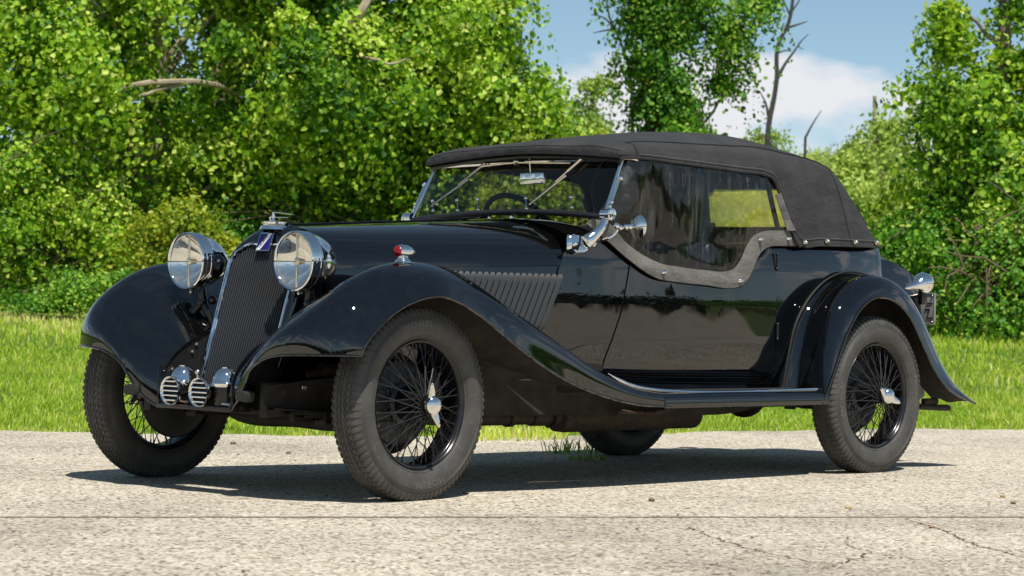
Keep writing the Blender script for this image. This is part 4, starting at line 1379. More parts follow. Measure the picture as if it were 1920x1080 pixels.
ax.add(*tube(curve([(0, -.66, .365), (0, -.52, .34), (0, -.36, .285), (0, 0, .275), (0, .36, .285), (0, .52, .34), (0, .66, .365)], 30), .030, 8))
ax.add(*tube([(.17, -.60, .33), (.17, .60, .33)], .014, 8))
ax.build('front_axle', DIRTY, car)
ax = MB()
ax.add(*tube([(LWB, -.66, .37), (LWB, .66, .37)], .042, 10))
ax.add(*ball((LWB, .05, .365), .14, 10, (1, .8, 1)))
ax.build('rear_axle', DIRTY, car)
MB().add(*box((.25, 0, .36), (1.0, .66, .12), None, .03)).build('engine_undertray', DIRTY, car)
MB().add(*box((-.13, -.31, .345), (.30, .02, .135), Matrix.Rotation(R(3), 3, 'Y'), .004)).build('stone_guard', DIRTY, car)
MB().add(*box((1.35, 0, .345), (1.2, .5, .10), None, .04)).build('gearbox_cover', DIRTY, car)
MB().add(*box((2.1, -.05, .34), (.5, .62, .07), None, .02)).add(*box((2.3, -.30, .325), (.32, .12, .05), None, .015)).build('battery_cradle', DIRTY, car)
MB().add(*box((2.9, 0, .44), (1.25, .70, .10), None, .02)).build('floor_pan', DIRTY, car)
MB().add(*box((3.72, -.02, .375), (.30, .9, .10), None, .03)).build('fuel_tank', SATIN, car)
MB().add(*tube([(3.60, -.60, .30), (3.84, -.62, .29)], .016, 8)).add(*box((3.70, -.60, .325), (.12, .03, .03), None, .006)).build('rear_stay', DIRTY, car)
ex = MB()
ex.add(*tube(curve([(-.1, -.24, .34), (.3, -.29, .30), (.7, -.30, .282), (1.05, -.30, .280), (1.25, -.30, .278)], 20), .033, 12))
ex.add(*tube([(.93, -.30, .281), (.96, -.30, .281)], .042, 12)); ex.add(*tube([(1.08, -.30, .280), (1.17, -.30, .279)], .040, 12)); ex.add(*tube([(1.20, -.30, .279), (1.215, -.30, .279)], .05, 12))
exo = ex.build('exhaust_pipe', RUST, car)
MB().add(*lathe([(0, .03), (.02, .066), (.06, .070), (.95, .070), (1.0, .03)], (1.25, -.28, .277), (1, 0, 0), 20)).build('silencer', RUST, car)
MB().add(*tube([(1.44, -.48, .305), (1.70, -.46, .292), (1.95, -.44, .325), (2.4, -.43, .35)], .013, 8)).build('brake_rod', RUST, car)
MB().add(*box((1.66, -.47, .292), (.05, .022, .022), None, .004)).build('rod_joint', RUST, car)

# wheels -------------------------------------------------------------
def wheel_parts():
    """list of (name, mesh) in wheel coordinates: axle along y, outer face towards -y"""
    parts = []
    def keep(name, mb, mat, angle=40, kind=None):
        o = mb.build(name, mat, None, angle=angle)
        if kind: o['kind'] = kind
        parts.append(o)
        return o
    hub = MB().add(*lathe([(-.112, .001), (-.112, .026), (-.100, .030), (-.098, .042), (-.090, .044), (-.085, .036), (-.03, .046), (.02, .066), (.028, .082), (.036, .082), (.040, .05)], (0, 0, 0), (0, 1, 0), 32))
    wheel = keep('wheel', hub, BLACKMET)
    tp = [(-.052, .243), (-.056, .252), (-.066, .268), (-.0735, .290), (-.0755, .308), (-.0725, .328), (-.067, .345), (-.0625, .357), (-.056, .365), (-.046, .3695), (-.02, .3722), (0, .3728)]
    tp = tp + [(-a, b) for a, b in tp[::-1][1:]]
    tp = curve([(a, b, 0) for a, b in tp], 60)
    ty = MB().add(*lathe([(a, b) for a, b, _ in tp], (0, 0, 0), (0, 1, 0), 96))
    def flat(mb):
        mb.v = [(x, y * (1 + .05 * max(0, (-z - .30) / .075)), max(z, -.3695)) for x, y, z in mb.v]
        return mb
    # rings and mould lines on the sidewall
    for sd in (-1, 1):
        for r_, yy in ((.3355, .0708), (.330, .0722), (.3245, .0732), (.262, .0635)):
            ty.add(*lathe([(sd * (yy - .001), r_ - .0016), (sd * (yy + .0012), r_), (sd * (yy - .001), r_ + .0016)], (0, 0, 0), (0, 1, 0), 96))
    keep('tyre', flat(ty), RUBBER)
    tr_ = MB()
    nb = 84
    def pol(a, r, y): return (r * math.cos(a), y, r * math.sin(a))
    def block(a0, a1, y0, y1, r0, r1, sk=0.0):
        V = []
        for r, ins in ((r0, 0), (r1, .12)):
            da = (a1 - a0) * ins; dy = (y1 - y0) * ins
            V += [pol(a0 + da, r, y0 + dy), pol(a1 - da, r, y0 + dy), pol(a1 - da + sk, r, y1 - dy), pol(a0 + da + sk, r, y1 - dy)]
        tr_.add(V, [(4, 5, 6, 7), (0, 1, 5, 4), (1, 2, 6, 5), (2, 3, 7, 6), (3, 0, 4, 7)])
    for k in range(nb):
        a = 2 * math.pi * k / nb; st_ = 2 * math.pi / nb
        for sd in (-1, 1):
            # shoulder lugs running down onto the sidewall
            prof_ = [(.0480, .3745), (.0580, .3690), (.0650, .3575), (.0700, .3420)]
            V = []
            for (yy, r_) in prof_:
                V += [pol(a + .1 * st_, r_, sd * yy), pol(a + .62 * st_, r_, sd * yy)]
            for (yy, r_) in prof_:
                V += [pol(a + .05 * st_, r_ - .006, sd * (yy - .003)), pol(a + .67 * st_, r_ - .006, sd * (yy - .003))]
            F = [(2 * i, 2 * i + 1, 2 * i + 3, 2 * i + 2) for i in range(3)]
            F += [(2 * i, 2 * i + 2, 10 + 2 * i, 8 + 2 * i) for i in range(3)] + [(2 * i + 1, 9 + 2 * i, 11 + 2 * i, 2 * i + 3) for i in range(3)] + [(0, 8, 9, 1)]
            tr_.add(V, F)
            block(a + .08 * st_, a + .80 * st_, sd * .026, sd * .044, .369, .3758, .22 * st_ * sd)
            block(a + .45 * st_, a + 1.25 * st_, sd * .0205, sd * .0262, .369, .3754, 0)
        block(a, a + .86 * st_, -.0165, -.004, .369, .3762, .25 * st_)
        block(a + .4 * st_, a + 1.26 * st_, .004, .0165, .369, .3762, -.25 * st_)
    keep('tread', flat(tr_), RUBBER, 20, 'stuff')
    le = MB()
    V0, F0 = text_mesh('MICHELIN', .034, .0012)
    V1, F1 = text_mesh('17 - 50', .020, .0006)
    for (VV, FF, a0, rr) in ((V0, F0, R(98), .300), (V0, F0, R(278), .300), (V1, F1, R(38), .306), (V1, F1, R(215), .306)):
        W_ = []
        for p in VV:
            r_ = rr + p.y
            a = a0 - p.x / rr
            yy = np.interp(r_, [.29, .308, .328, .345], [.0735, .0755, .0725, .067])
            W_.append((r_ * math.cos(a), -(yy + .0008 + p.z), r_ * math.sin(a)))
        le.add(W_, FF)
    for k in range(16):
        a = 2 * math.pi * (k + .3) / 16
        V = []
        for r_ in np.linspace(.268, .322, 7):
            yy = np.interp(r_, [.252, .268, .29, .308, .328], [.056, .066, .0735, .0755, .0725])
            for e in (-1, 1): V.append((r_ * math.cos(a) + e * .0007 * math.sin(a), -(yy + .0008), r_ * math.sin(a) - e * .0007 * math.cos(a)))
        le.add(V, [(2 * i, 2 * i + 1, 2 * i + 3, 2 * i + 2) for i in range(6)])
    le.v = [(x, y * (1 + .05 * max(0, (-z - .30) / .075)), z) for x, y, z in le.v]
    keep('raised_lettering', le, RUBLET, 30, 'stuff')
    rim = MB().add(*lathe([(-.056, .246), (-.060, .251), (-.056, .2535), (-.051, .250), (-.050, .240), (-.046, .236), (-.03, .232), (.03, .232), (.046, .236), (.05, .24), (.051, .250), (.056, .2535), (.060, .251), (.056, .246), (.048, .242), (.03, .2355), (-.03, .2355), (-.048, .242), (-.056, .246)], (0, 0, 0), (0, 1, 0), 72))
    keep('rim', rim, BLACKMET)
    keep('brake_drum', MB().add(*lathe([(.034, .001), (.044, .15), (.050, .166), (.092, .172), (.096, .196), (.102, .200), (.108, .194), (.112, .06), (.118, .05), (.122, .001)], (0, 0, 0), (0, 1, 0), 40)), SATIN)
    nut = MB().add(*lathe([(-.108, .037), (-.114, .040), (-.124, .040), (-.136, .034), (-.145, .022), (-.149, .010), (-.150, .0005)], (0, 0, 0), (0, 1, 0), 32))
    for a in (R(105), R(285)):
        dv = Vector((math.cos(a), 0, math.sin(a))); pv = Vector((-math.sin(a), 0, math.cos(a)))
        rows = []
        for t, w, th, yy in ((.025, .024, .008, -.122), (.045, .019, .007, -.126), (.065, .014, .006, -.131), (.080, .009, .005, -.134), (.088, .004, .003, -.135)):
            c_ = dv * t + Vector((0, yy, 0))
            rows.append([c_ + pv * (w * math.cos(q)) + Vector((0, th * math.sin(q), 0)) for q in np.linspace(0, 2 * math.pi, 9)])
        nut.add(*grid(np.array([[tuple(p) for p in r_] for r_ in rows])))
    keep('knock_off_nut', nut, CHROME, 50)
    def spoke(h_a, h_r, h_y, r_a, r_r, r_y):
        p0 = Vector((h_r * math.cos(h_a), h_y, h_r * math.sin(h_a)))
        p1 = Vector((r_r * math.cos(r_a), r_y, r_r * math.sin(r_a)))
        m_ = MB().add(*tube([p0, p1], .0022, 6))
        dd = (p0 - p1).normalized()
        m_.add(*tube([p1, p1 + dd * .016], [.0042, .0032], 6))
        return m_
    kinds = [(24, .040, -.088, -.034, R(33)), (24, .040, -.094, -.034, R(-33)), (12, .078, .028, .012, R(46)), (12, .078, .034, .012, R(-46))]
    for q, (n, hr, hy, ry, da) in enumerate(kinds):
        n = 20 if q < 2 else 16
        o0 = None
        for k in range(n):
            th_ = 2 * math.pi * (k + .25 * q) / n
            if o0 is None:
                o0 = keep('spoke', spoke(0, hr, hy, da, .2325, ry), SPOKEM)
                o = o0
            else:
                o = o0.copy(); COL.objects.link(o); parts.append(o)
            o.rotation_euler = (0, -th_, 0)
    return parts

SPOKEM = simple('spoke_enamel', (0.03, 0.03, 0.032), 0.25, 0.2)
RUBLET = simple('rubber_lettering', (0.125, 0.118, 0.104), 0.55)
proto = wheel_parts()
hubs = [((-.018, -.695, .3695), R(3.2), ''), ((LWB - .012, -.70, .3695), 0, ''), ((-.080, .785, .3695), math.pi + R(3.2), ''), ((LWB - .08, .785, .3695), math.pi, '')]
for wi, (loc, rz, _) in enumerate(hubs):
    ps = proto if wi == 0 else [p.copy() for p in proto]
    if wi:
        for p in ps: COL.objects.link(p)
    root = ps[0]
    root.parent = car
    root.location = Vector(loc) - car.location
    root.rotation_euler = (0, 0, rz)
    spin = [R(0), R(52), R(20), R(140)][wi]
    for p in ps[1:]:
        p.parent = root
        if wi and p.name.split('.')[0] in ('knock_off_nut', 'spoke'):
            p.rotation_euler = (0, p.rotation_euler[1] - spin, 0)
        if wi and p.name.split('.')[0] == 'raised_lettering':
            p.rotation_euler = (0, R([0, 95, 40, 10][wi]), 0)

# windscreen ---------------------------------------------------------
def scr(y, t):
    """point on the raked screen plane, t 0 bottom to 1 top"""
    return np.array([1.205 + .133 * t, y, 1.150 + .250 * t])
fw_ = MB()
botl = [scr(y, -.02 + .12 * (1 - (abs(y) / .58) ** 2)) for y in np.linspace(-.58, .58, 25)]
ws = MB().add(*tube(botl, .013, 8)).build('windscreen', SATIN, car)
MB().add(*tube([scr(-.572, 1.0), scr(0, 1.035), scr(.572, 1.0)], .008, 8)).build('top_rail', CHROME, ws)
for s in (-1, 1):
    MB().add(*tube([scr(s * .592, .02), scr(s * .572, 1.02)], .0085, 10)).build('post', CHROME, ws)
    MB().add(*tube([scr(s * .607, .06), scr(s * .597, .70)], .006, 8)).add(*ball(scr(s * .604, .66), .012, 6)).add(*ball(scr(s * .604, .16), .010, 6)).add(*ball(scr(s * .604, .24), .010, 6)).build('side_stay', CHROME, ws)
    # boss at the foot of the post
    b0 = np.array([1.206, s * .585, 1.155])
    bo = MB().add(*lathe([(0, .024), (.040, .024), (.042, .0265), (.052, .0265), (.054, .020), (.056, .020), (.0565, .012), (.0575, .012), (.058, .001)], b0, (0, s, 0), 28)).build('pivot_boss', CHROME, ws)
    ar = MB()
    pts = curve([(1.205, s * .605, 1.145), (1.185, s * .604, 1.105), (1.155, s * .592, 1.070), (1.12, s * .572, 1.035)], 14)
    V, F = tube(pts, [.017, .017, .018, .018, .019, .019, .020, .021, .022, .024, .026, .029, .031, .030], 12)
    ar.add(V, F)
    foot = [(.055, .020), (.052, -.028), (.028, -.040), (-.03, -.044), (-.052, -.028), (-.048, .030), (-.02, .052), (.02, .046)]
    n_ = len(foot)
    Vf = [(1.135 + fx, s * (yb(1.135 + fx, 1.025 + fz) + .003), 1.025 + fz) for fx, fz in foot] + [(1.135 + fx * .8, s * (yb(1.135 + fx, 1.025 + fz) + .022), 1.025 + fz * .8) for fx, fz in foot]
    ar.add(Vf, [tuple(range(n_)), tuple(range(n_, 2 * n_))] + [(i, (i + 1) % n_, n_ + (i + 1) % n_, n_ + i) for i in range(n_)])
    for fx, fz in ((-.03, -.028), (.035, -.020)):
        ar.add(*ball((1.135 + fx, s * (yb(1.135, 1.0) + .024), 1.025 + fz), .008, 6))
    ar.build('screen_bracket', CHROME, ws, angle=50)
    # wind wing
    V = [scr(s * .604, .05), scr(s * .602, .08), scr(s * .596, .85), scr(s * .594, .88)]
    wo_ = np.array([.05, s * .04, 0])
    wing = [scr(s * .598, .04), scr(s * .590, .93), scr(s * .590, .93) + np.array([.05, s * .03, -.03]), scr(s * .594, .5) + np.array([.095, s * .055, -.03]), scr(s * .597, .05) + np.array([.085, s * .05, 0])]
    MB().add(wing, [(0, 1, 2, 3, 4)]).build('wind_wing', WIND, ws, smooth=False)
rows = [[scr(y, .02 + .10 * (1 - (abs(y) / .58) ** 2)) for y in np.linspace(-.575, .575, 13)], [scr(y, 1.0 + .035 * (1 - abs(y) / .575)) for y in np.linspace(-.565, .565, 13)]]
MB().add(*grid(np.array(rows))).build('glass', GLASS, ws)
for y in (.46, .30, .17, -.13, -.40):
    m_ = MB()
    a_, b_ = scr(y, .15) + np.array([-.012, 0, 0]), scr(y + .03, .34) + np.array([-.012, 0, 0])
    m_.add(*tube([a_, a_ * .5 + b_ * .5, b_], [.004, .003, .004], 6)); m_.add(*ball(a_, .008, 6)); m_.add(*ball(b_, .009, 6))
    m_.build('screen_catch', CHROME, ws)
wp = MB().add(*ball(scr(.035, 1.02) + np.array([-.028, 0, 0]), .014, 6, (1, 1.4, 1)))
wp.add(*tube([scr(.035, 1.01) + np.array([-.03, 0, 0]), scr(.26, .985) + np.array([-.028, 0, -.005])], .004, 6))
wp.add(*tube([scr(.035, 1.01) + np.array([-.03, 0, 0]), scr(-.30, .96) + np.array([-.028, 0, -.0])], .004, 6))
wp.build('wiper_linkage', NICKEL, ws)
for (ya, ta, yb_, tb) in ((.235, 1.02, .475, .24), (-.355, 1.04, -.145, .22)):
    off = np.array([-.022, 0, .0])
    a_, b_ = scr(ya, ta) + off, scr(yb_, tb) + off
    m_ = MB()
    m_.add(*tube([a_, a_ * .72 + b_ * .28], [.0085, .0075], 6)); m_.add(*tube([a_ * .72 + b_ * .28, b_ * .5 + a_ * .5], .004, 6))
    m_.add(*tube([a_ * .66 + b_ * .34 + np.array([0, -.012, -.006]), b_], [.006, .005], 6))
    m_.build('wiper', NICKEL, ws)
im = MB().add(*box((1.36, -.022, 1.332), (.014, .14, .052), Matrix.Rotation(R(4), 3, 'Z'), .006)).add(*tube([(1.36, -.01, 1.36), (1.352, -.01, 1.42)], .004, 6)).build('interior_mirror', CHROME, car)
# round door mirror on its arm
c = np.array([1.322, -.690, 1.107])
mr = MB()
mr.add(*lathe([(0, .052), (.004, .0535), (.010, .050), (.016, .036), (.022, .018), (.026, .008)], c, (-.93, .2, -.02), 32))
mm_ = mr.build('round_mirror', CHROME, car)
MB().add(*lathe([(-.001, .050), (-.0012, .0005)], c, (-.93, .2, -.02), 28)).build('mirror_face', MIRROR, mm_)
ma = MB()
ma.add(*tube(curve([c + np.array([-.024, .006, 0]), (1.262, -.672, 1.100), (1.235, -.650, 1.098), (1.225, -.640, 1.075), (1.205, -.600, 1.050), (1.19, -.565, 1.044)], 16), .007, 8))
for q in ((1.21, -.66, 1.106), (1.238, -.655, 1.100), (1.258, -.672, 1.103), (1.275, -.678, 1.104)):
    ma.add(*ball(q, .014, 6))
ma.add(*lathe([(0, .024), (.008, .024), (.013, .012), (.014, .001)], (1.19, -.540, 1.042), (0, -1, 0), 16))
ma.build('mirror_arm', CHROME, mm_)
# interior -----------------------------------------------------------
MB().add(*box((1.30, 0, 1.03), (.04, 1.0, .17), None, .015)).build('dashboard', LEATHER, car)
MB().add(*box((2.1, 0, .50), (1.9, 1.04, .03))).build('floor', CARPET, car)
stw = MB()
ctr = Vector((1.60, .27, 1.10)); nax = Vector((.82, 0, .57)).normalized()
u_ = Vector((0, 1, 0)); w_ = nax.cross(u_)
ring = [ctr + (u_ * math.cos(a) + w_ * math.sin(a)) * .205 for a in np.linspace(0, 2 * math.pi, 41)]
stw.add(*tube(ring, .013, 8, cap=False))
for a in (R(30), R(150), R(270)):
    stw.add(*tube([ctr, ctr + (u_ * math.cos(a) + w_ * math.sin(a)) * .2], .008, 6))
stw.add(*tube([ctr, ctr - nax * .42], .018, 8)); stw.add(*ball(ctr, .035, 8))
stw.build('steering_wheel', SEAMM, car)
def seat(x, y, w, ztop):
    rows = []
    for xx, zz, f in [(-.02, .62, 1), (.03, .80, 1), (.07, ztop - .10, .97), (.095, ztop - .02, .82), (.13, ztop, .75), (.17, ztop - .03, .8), (.19, ztop - .12, .95), (.17, .62, 1)]:
        rows.append([(x + xx - .02 * (1 - abs(q)), y + q * w * f, zz - .05 * abs(q) ** 4) for q in np.linspace(-1, 1, 13)])
    b = MB().add(*grid(patch(rows, 30, 30)))
    o = b.build('seat', LEATHER, car, angle=60)
    MB().add(*box((x - .22, y, .60), (.48, 2 * w, .16), None, .05)).build('cushion', LEATHER, o)
    for k in range(-2, 3):
        yy = y + k * w * .36
        MB().add(*tube(curve([(x - .035 + .0, yy, .70), (x + .02, yy, .85), (x + .062, yy, ztop - .09)], 8), .005, 5)).build('flute', LEATHER, o)
seat(1.98, .27, .235, 1.13); seat(1.98, -.27, .235, 1.13); seat(2.92, 0, .50, 1.11)

# soft top -----------------------------------------------------------
# plan outline of one half: bottom edge (x, y, z), shoulder (seam), roof rib
HT = [ # x_bot, y_bot, z_bot,  x_sh, y_sh, z_sh,   x_mid,y_mid,z_mid,  x_c, z_c
 (1.300, .592, 1.406, 1.299, .574, 1.436, 1.294, .30, 1.462, 1.290, 1.470),
 (1.330, .604, 1.409, 1.335, .577, 1.454, 1.332, .30, 1.474, 1.330, 1.483),
 (1.420, .606, 1.412, 1.430, .558, 1.470, 1.44, .30, 1.494, 1.45, 1.503),
 (1.650, .606, 1.408, 1.66, .548, 1.483, 1.70, .31, 1.530, 1.72, 1.543),
 (1.900, .605, 1.402, 1.90, .545, 1.488, 1.95, .31, 1.555, 1.98, 1.578),
 (2.150, .603, 1.396, 2.15, .543, 1.494, 2.20, .31, 1.575, 2.22, 1.600),
 (2.310, .602, 1.390, 2.33, .540, 1.500, 2.38, .31, 1.580, 2.42, 1.606),
 (2.375, .602, 1.370, 2.43, .537, 1.496, 2.48, .31, 1.576, 2.52, 1.604),
 (2.420, .602, 1.305, 2.50, .533, 1.490, 2.56, .31, 1.570, 2.60, 1.600),
 (2.490, .602, 1.200, 2.57, .528, 1.482, 2.65, .31, 1.560, 2.70, 1.592),
 (2.575, .601, 1.075, 2.67, .522, 1.474, 2.75, .31, 1.548, 2.80, 1.580),
 (2.75, .598, 1.076, 2.78, .515, 1.466, 2.85, .31, 1.535, 2.92, 1.565),
 (2.95, .588, 1.080, 2.90, .505, 1.450, 2.96, .31, 1.515, 3.02, 1.545),
 (3.10, .575, 1.083, 3.00, .490, 1.428, 3.06, .30, 1.490, 3.10, 1.520),
 (3.24, .552, 1.087, 3.085, .450, 1.412, 3.12, .27, 1.465, 3.15, 1.492),
 (3.36, .510, 1.092, 3.145, .380, 1.405, 3.15, .23, 1.450, 3.16, 1.478),
 (3.45, .42, 1.095, 3.185, .29, 1.402, 3.175, .17, 1.445, 3.17, 1.470),
 (3.51, .28, 1.097, 3.21, .18, 1.402, 3.19, .10, 1.442, 3.18, 1.466),
 (3.53, .0, 1.098, 3.22, .0, 1.402, 3.20, .0, 1.442, 3.185, 1.465)]
rows = []
for (xb, yb0, zb, xs, ys, zs, xm, ym, zm, xc, zc) in HT:
    b = np.array([xb, yb0, zb]); sh = np.array([xs, ys, zs]); m_ = np.array([xm, ym, zm]); c = np.array([xc, 0, zc])
    sag = .06 * np.linalg.norm(sh - b)
    l1 = b * .9 + sh * .1 + np.array([0, .004, 0])
    l2 = b * .5 + sh * .5 + np.array([0, .014, 0.0])
    l3 = b * .14 + sh * .86 + np.array([0, .010, .004])
    rows.append([b, l1, l2, l3, sh, sh * .62 + m_ * .38 + np.array([0, 0, .010]), m_, m_ * .4 + c * .6 + np.array([0, 0, .004]), c])
HG = patch(np.array(rows), 130, 46)
I0 = min(i for i in range(130) if HG[i, 8, 0] > 3.12 and HG[i, 8, 1] < .475)
J0w, J1w = 5, 15
hole = np.zeros((129, 45), bool); hole[I0:, J0w:J1w] = True
hole[I0, J0w] = hole[I0, J1w - 1] = False
def sub(G, keep):
    nv = G.shape[1]; F = []
    for i in range(G.shape[0] - 1):
        for j in range(nv - 1):
            if keep(i, j): F.append((i * nv + j, i * nv + j + 1, (i + 1) * nv + j + 1, (i + 1) * nv + j))
    return G.reshape(-1, 3), F
def prune(mb):
    used = sorted({k for f in mb.f for k in f}); ix = {k: n for n, k in enumerate(used)}
    mb.v = [mb.v[k] for k in used]; mb.f = [tuple(ix[k] for k in f) for f in mb.f]
    return mb
top = MB(); wv = MB()
for s in (-1, 1):
    top.add(*sub(mirror(HG, s), lambda i, j: not hole[i, j]))
    wv.add(*sub(mirror(HG, s), lambda i, j: hole[i, j]))
hood = prune(top).build('soft_top', CANVAS, car, angle=55)
solid(hood, .006, 0)
rw = prune(wv).build('rear_window', YELLOW, hood)
HGd = HG + np.array([.004, 0, .002])
lp = [HGd[i, J0w] for i in range(129, I0, -1)] + [HGd[I0 + 1, J0w + 1]] + [HGd[I0, j] for j in range(J0w + 1, J1w)] + [HGd[I0 + 1, J1w - 1]] + [HGd[i, J1w] for i in range(I0 + 1, 130)]
MB().add(*tube(lp, .007, 6)).add(*tube(mirror(np.array(lp), -1), .007, 6)).build('window_binding', CANVAS, rw)
js = int(round(45 * .52))
# find the column of the shoulder seam
jj = min(range(46), key=lambda j: np.linalg.norm(HG[60, j] - np.array(herm(np.arange(len(HT)), np.array([r_[3:6] for r_ in HT]), 130)[60])))
for s in (-1, 1):
    e = [mirror(p + np.array([0, .003, .004]), s) for p in HG[6:, jj]]
    corner = [mirror(p + np.array([-.002, .004, .002]), s) for p in HG[6, 1:jj + 1]]
    MB().add(*tube(corner + e, .0032, 6)).build('seam', SEAMM, hood)
    MB().add(*tube([mirror(p + np.array([0, .006, .010]), s) for p in HG[7:, 1]], .0014, 5)).build('stitch_line', STITCH, hood)
    kx = min(range(130), key=lambda i: abs(HG[i, 0, 0] - 3.02) + (0 if HG[i, 0, 2] < 1.2 else 9))
    MB().add(*tube([mirror(p + np.array([.0, .0045, .0]), s) for p in HG[kx, :jj + 1]], .0022, 5)).build('back_seam', SEAMM, hood)
    k2 = min(range(130), key=lambda i: abs(HG[i, 0, 0] - 2.62) + (0 if HG[i, 0, 2] < 1.2 else 9))
    MB().add(*tube([mirror(p + np.array([.0, .005, .0]), s) for p in HG[k2:, 0]], .004, 6)).build('hem', CANVAS, hood)
    MB().add(*tube([mirror(p + np.array([.0, .000, -.004]), s) for p in HG[:k2, 0]], .006, 6)).build('edge_binding', CANVAS, hood)
    for xs_ in (2.61, 2.80, 3.05, 3.27):
        i = min(range(130), key=lambda i: abs(HG[i, 0, 0] - xs_) + (0 if HG[i, 0, 2] < 1.2 else 9))
        p = mirror(HG[i, 0] + np.array([0, .004, .022]), s)
        MB().add(*lathe([(0, .013), (.006, .012), (.010, .007), (.014, .009), (.018, .006), (.019, .001)], p, (0.1, s, 0), 14)).build('turn_button', NICKEL, hood)
front = [mirror(HG[0, j], -1) for j in range(0, 46)] + [HG[0, j] for j in range(44, -1, -1)]
def band_low(y): return 1.404 + .036 * (1 - (abs(y) / .6) ** 1.7)
bg = np.array([[p, (p[0] - .010, p[1], (p[2] + band_low(p[1])) / 2 + .004), (p[0] - .006, p[1], min(band_low(p[1]), p[2] - .001)), (p[0] + .02, p[1], min(band_low(p[1]) + .001, p[2] - .001))] for p in front])
MB().add(*grid(bg)).build('front_band', CANVAS, hood, angle=60)
MB().add(*tube([p + np.array([0, 0, -.001]) for p in bg[4:-4, 2]], .003, 6)).build('band_hem', SEAMM, hood)
fb = MB().add(*tube([(1.318, y, band_low(y) - .012) for y in np.linspace(-.585, .585, 40)], .010, 8)).build('header_rail', SATIN, hood)
for s in (-1, 1):
    MB().add(*tube([(1.335, s * .57, 1.402), (1.36, s * .60, 1.404), (1.40, s * .605, 1.398)], .006, 6)).build('header_latch', NICKEL, hood)
    # hood bow seen through the side curtain
    MB().add(*tube(curve([(2.50, s * .555, 1.09), (2.44, s * .55, 1.24), (2.40, s * .54, 1.36), (2.38, s * .45, 1.50), (2.38, 0, 1.57)], 20), .012, 8)).build('hood_bow', SATIN, hood)

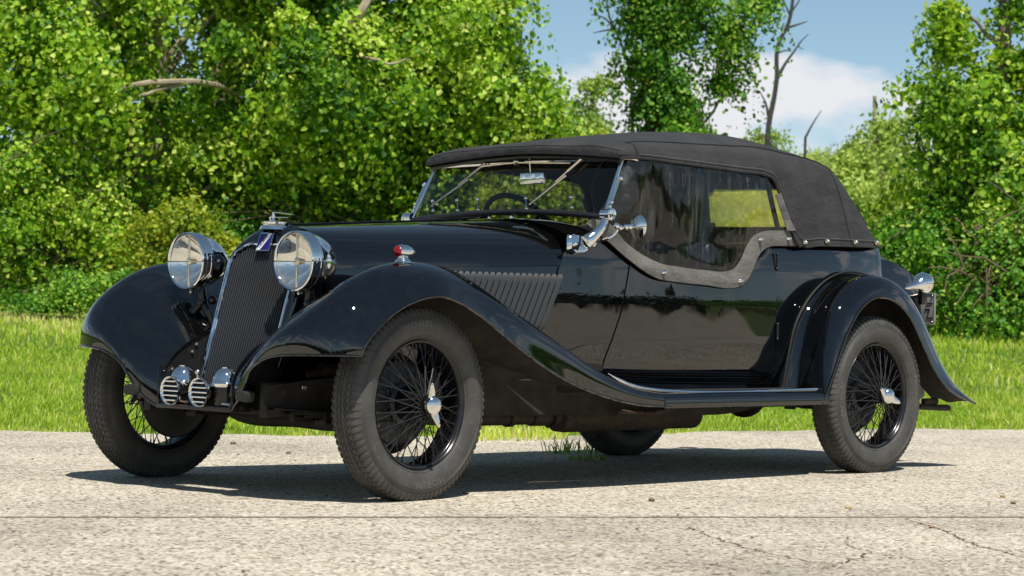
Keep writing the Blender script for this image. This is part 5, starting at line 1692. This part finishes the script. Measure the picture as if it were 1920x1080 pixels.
# side curtains ------------------------------------------------------
flap_lo = [(1.175, 1.115), (1.24, 1.072), (1.30, 1.040), (1.345, 1.010), (1.42, .962), (1.50, .918), (1.58, .890), (1.70, .878), (1.9, .868), (2.09, .860), (2.13, .866), (2.17, .888), (2.22, .935), (2.26, .985), (2.30, 1.028), (2.36, 1.056), (2.46, 1.064), (2.58, 1.066)]
flap_hi = [(1.215, 1.150), (1.28, 1.135), (1.335, 1.105), (1.38, 1.065), (1.45, 1.018), (1.52, .985), (1.60, .962), (1.72, .950), (1.9, .940), (2.03, .938), (2.08, .948), (2.12, .975), (2.16, 1.020), (2.20, 1.070), (2.25, 1.112), (2.32, 1.132), (2.44, 1.140), (2.545, 1.142)]
for s in (-1, 1):
    lo_, hi_ = curve([(x, 0, z) for x, z in flap_lo], 60), curve([(x, 0, z) for x, z in flap_hi], 60)
    G = np.zeros((60, 6, 3))
    for i in range(60):
        for j in range(6):
            p = lo_[i] + (hi_[i] - lo_[i]) * j / 5
            G[i, j] = (p[0], s * (yb(p[0], min(p[2], 1.05)) + .018 + .004 * math.sin(j / 5 * math.pi) + .003 * math.sin(i * .5)), p[2])
    sc = MB().add(*grid(G)).build('side_curtain', FLAPM, car, angle=60, label='grey faded canvas flap of the side curtain')
    solid(sc, .004, 0)
    MB().add(*tube(G[:, 0] + np.array([0, s * .002, 0]), .0022, 5)).add(*tube(G[:, 5] + np.array([0, s * .002, 0]), .0026, 5)).build('binding', SEAMM, sc)
    # clear vinyl pane with a slack, wavy surface
    def topz(x): return interp(x, [1.22, 1.36, 1.6, 1.9, 2.2, 2.33, 2.40, 2.47, 2.55], [1.15, 1.405, 1.405, 1.398, 1.392, 1.385, 1.33, 1.24, 1.13])
    nx, nz = 70, 34
    G2 = np.zeros((nx, nz, 3))
    for i in range(nx):
        a = i / (nx - 1)
        pb = hi_[min(int(a * 59.99), 59)]
        xb, zb = pb[0], pb[2] - .012
        xt = 1.365 + (2.405 - 1.365) * a
        zt = topz(xt) + .012
        for j in range(nz):
            b = j / (nz - 1)
            x = xb + (xt - xb) * b; z = zb + (zt - zb) * b
            y = (yb(x, min(z, 1.05)) + .014) * (1 - b) + .592 * b
            env = math.sin(math.pi * b) ** .6
            y += .020 * 2.6 * b ** .6 * (1 - b)
            y += env * (.005 * math.sin(x * 17 + z * 2.0 + 1.2 * math.sin(z * 7)) + .009 * mnoise.noise(Vector((x * 7, z * 3, s * 2.0))))
            G2[i, j] = (x, s * y, z)
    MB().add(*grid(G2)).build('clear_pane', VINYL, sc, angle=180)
    # canvas strip that edges the pane at the rear
    st_ = [(2.385, 1.30, 2.425, 1.31), (2.42, 1.24, 2.462, 1.25), (2.455, 1.18, 2.50, 1.19), (2.48, 1.135, 2.545, 1.14)]
    V = []
    for xa, za, xb2, zb2 in st_:
        V += [(xa, s * .604, za), (xb2, s * .606, zb2)]
    so_ = MB().add(V, [(2 * i, 2 * i + 1, 2 * i + 3, 2 * i + 2) for i in range(3)]).build('edge_strip', FLAPM, sc)
    solid(so_, .004, 0)
    for (bx, bz_) in ((1.612, .918), (2.125, .893), (2.285, 1.09), (2.50, 1.10)):
        MB().add(*lathe([(0, .012), (.005, .011), (.010, .006), (.014, .009), (.019, .006), (.020, .001)], (bx, s * (yb(bx, min(bz_, 1.05)) + .022), bz_), (0, s, .1), 14)).build('turn_button', CHROME, sc)

# rear lamp, plate ---------------------------------------------------
pl = MB().add(*box((3.985, -.335, .792), (.012, .20, .165), Matrix.Rotation(R(0), 3, 'Z'), .004))
plate = pl.build('number_plate', PLATEM, car)
PV = [(-.08, .868), (.0, 0)]
def plate_bar(y0, z0, y1, z1, w=.007):
    a_, b_ = Vector((3.993, y0, z0)), Vector((3.993, y1, z1))
    return tube([a_, b_], w / 2, 6)
# the plate is read from behind; its pressed characters show through as ridges on the front face
ch = MB()
for q in (((-.385, .852), (-.385, .822)), ((-.385, .822), (-.422, .822)), ((-.375, .790), (-.405, .790)), ((-.405, .790), (-.388, .745)), ((-.388, .745), (-.425, .745))):
    (y0, z0), (y1, z1) = q
    ch.add(*tube([(3.977, y0, z0), (3.977, y1, z1)], .0032, 6))
ch.build('pressed_character', SATIN, plate)
rimp = [(3.978, -.238, .713), (3.978, -.432, .713), (3.978, -.432, .871), (3.978, -.238, .871), (3.978, -.238, .713)]
MB().add(*tube(rimp, .003, 6)).build('plate_border', NICKEL, plate)
for yy, zz in ((-.42, .86), (-.42, .724)):
    MB().add(*ball((3.977, yy, zz), .006, 6)).build('screw', NICKEL, plate)
for s in (-1, 1):
    c = np.array([3.585, s * .625, .918])
    tl = MB().add(*lathe([(-.165, .002), (-.14, .010), (-.11, .014), (-.085, .018), (-.066, .025), (-.052, .035), (-.034, .045), (-.016, .0515), (.003, .0535), (.022, .048), (.038, .036), (.048, .021), (.0525, .001)], c, (1, .0, .18), 28)).build('rear_lamp', CHROME, car, label='round chrome rear lamp on a tapering stalk')
    MB().add(*lathe([(.040, .0345), (.046, .033), (.053, .022), (.056, .001)], c + np.array([.003, 0, -.004]), (1, .0, .18), 24)).build('lens', REDLENS, tl)
    MB().add(*box(c + np.array([-.005, 0, -.06]), (.05, .03, .10), None, .008)).build('lamp_bracket', BLACKMET, tl)
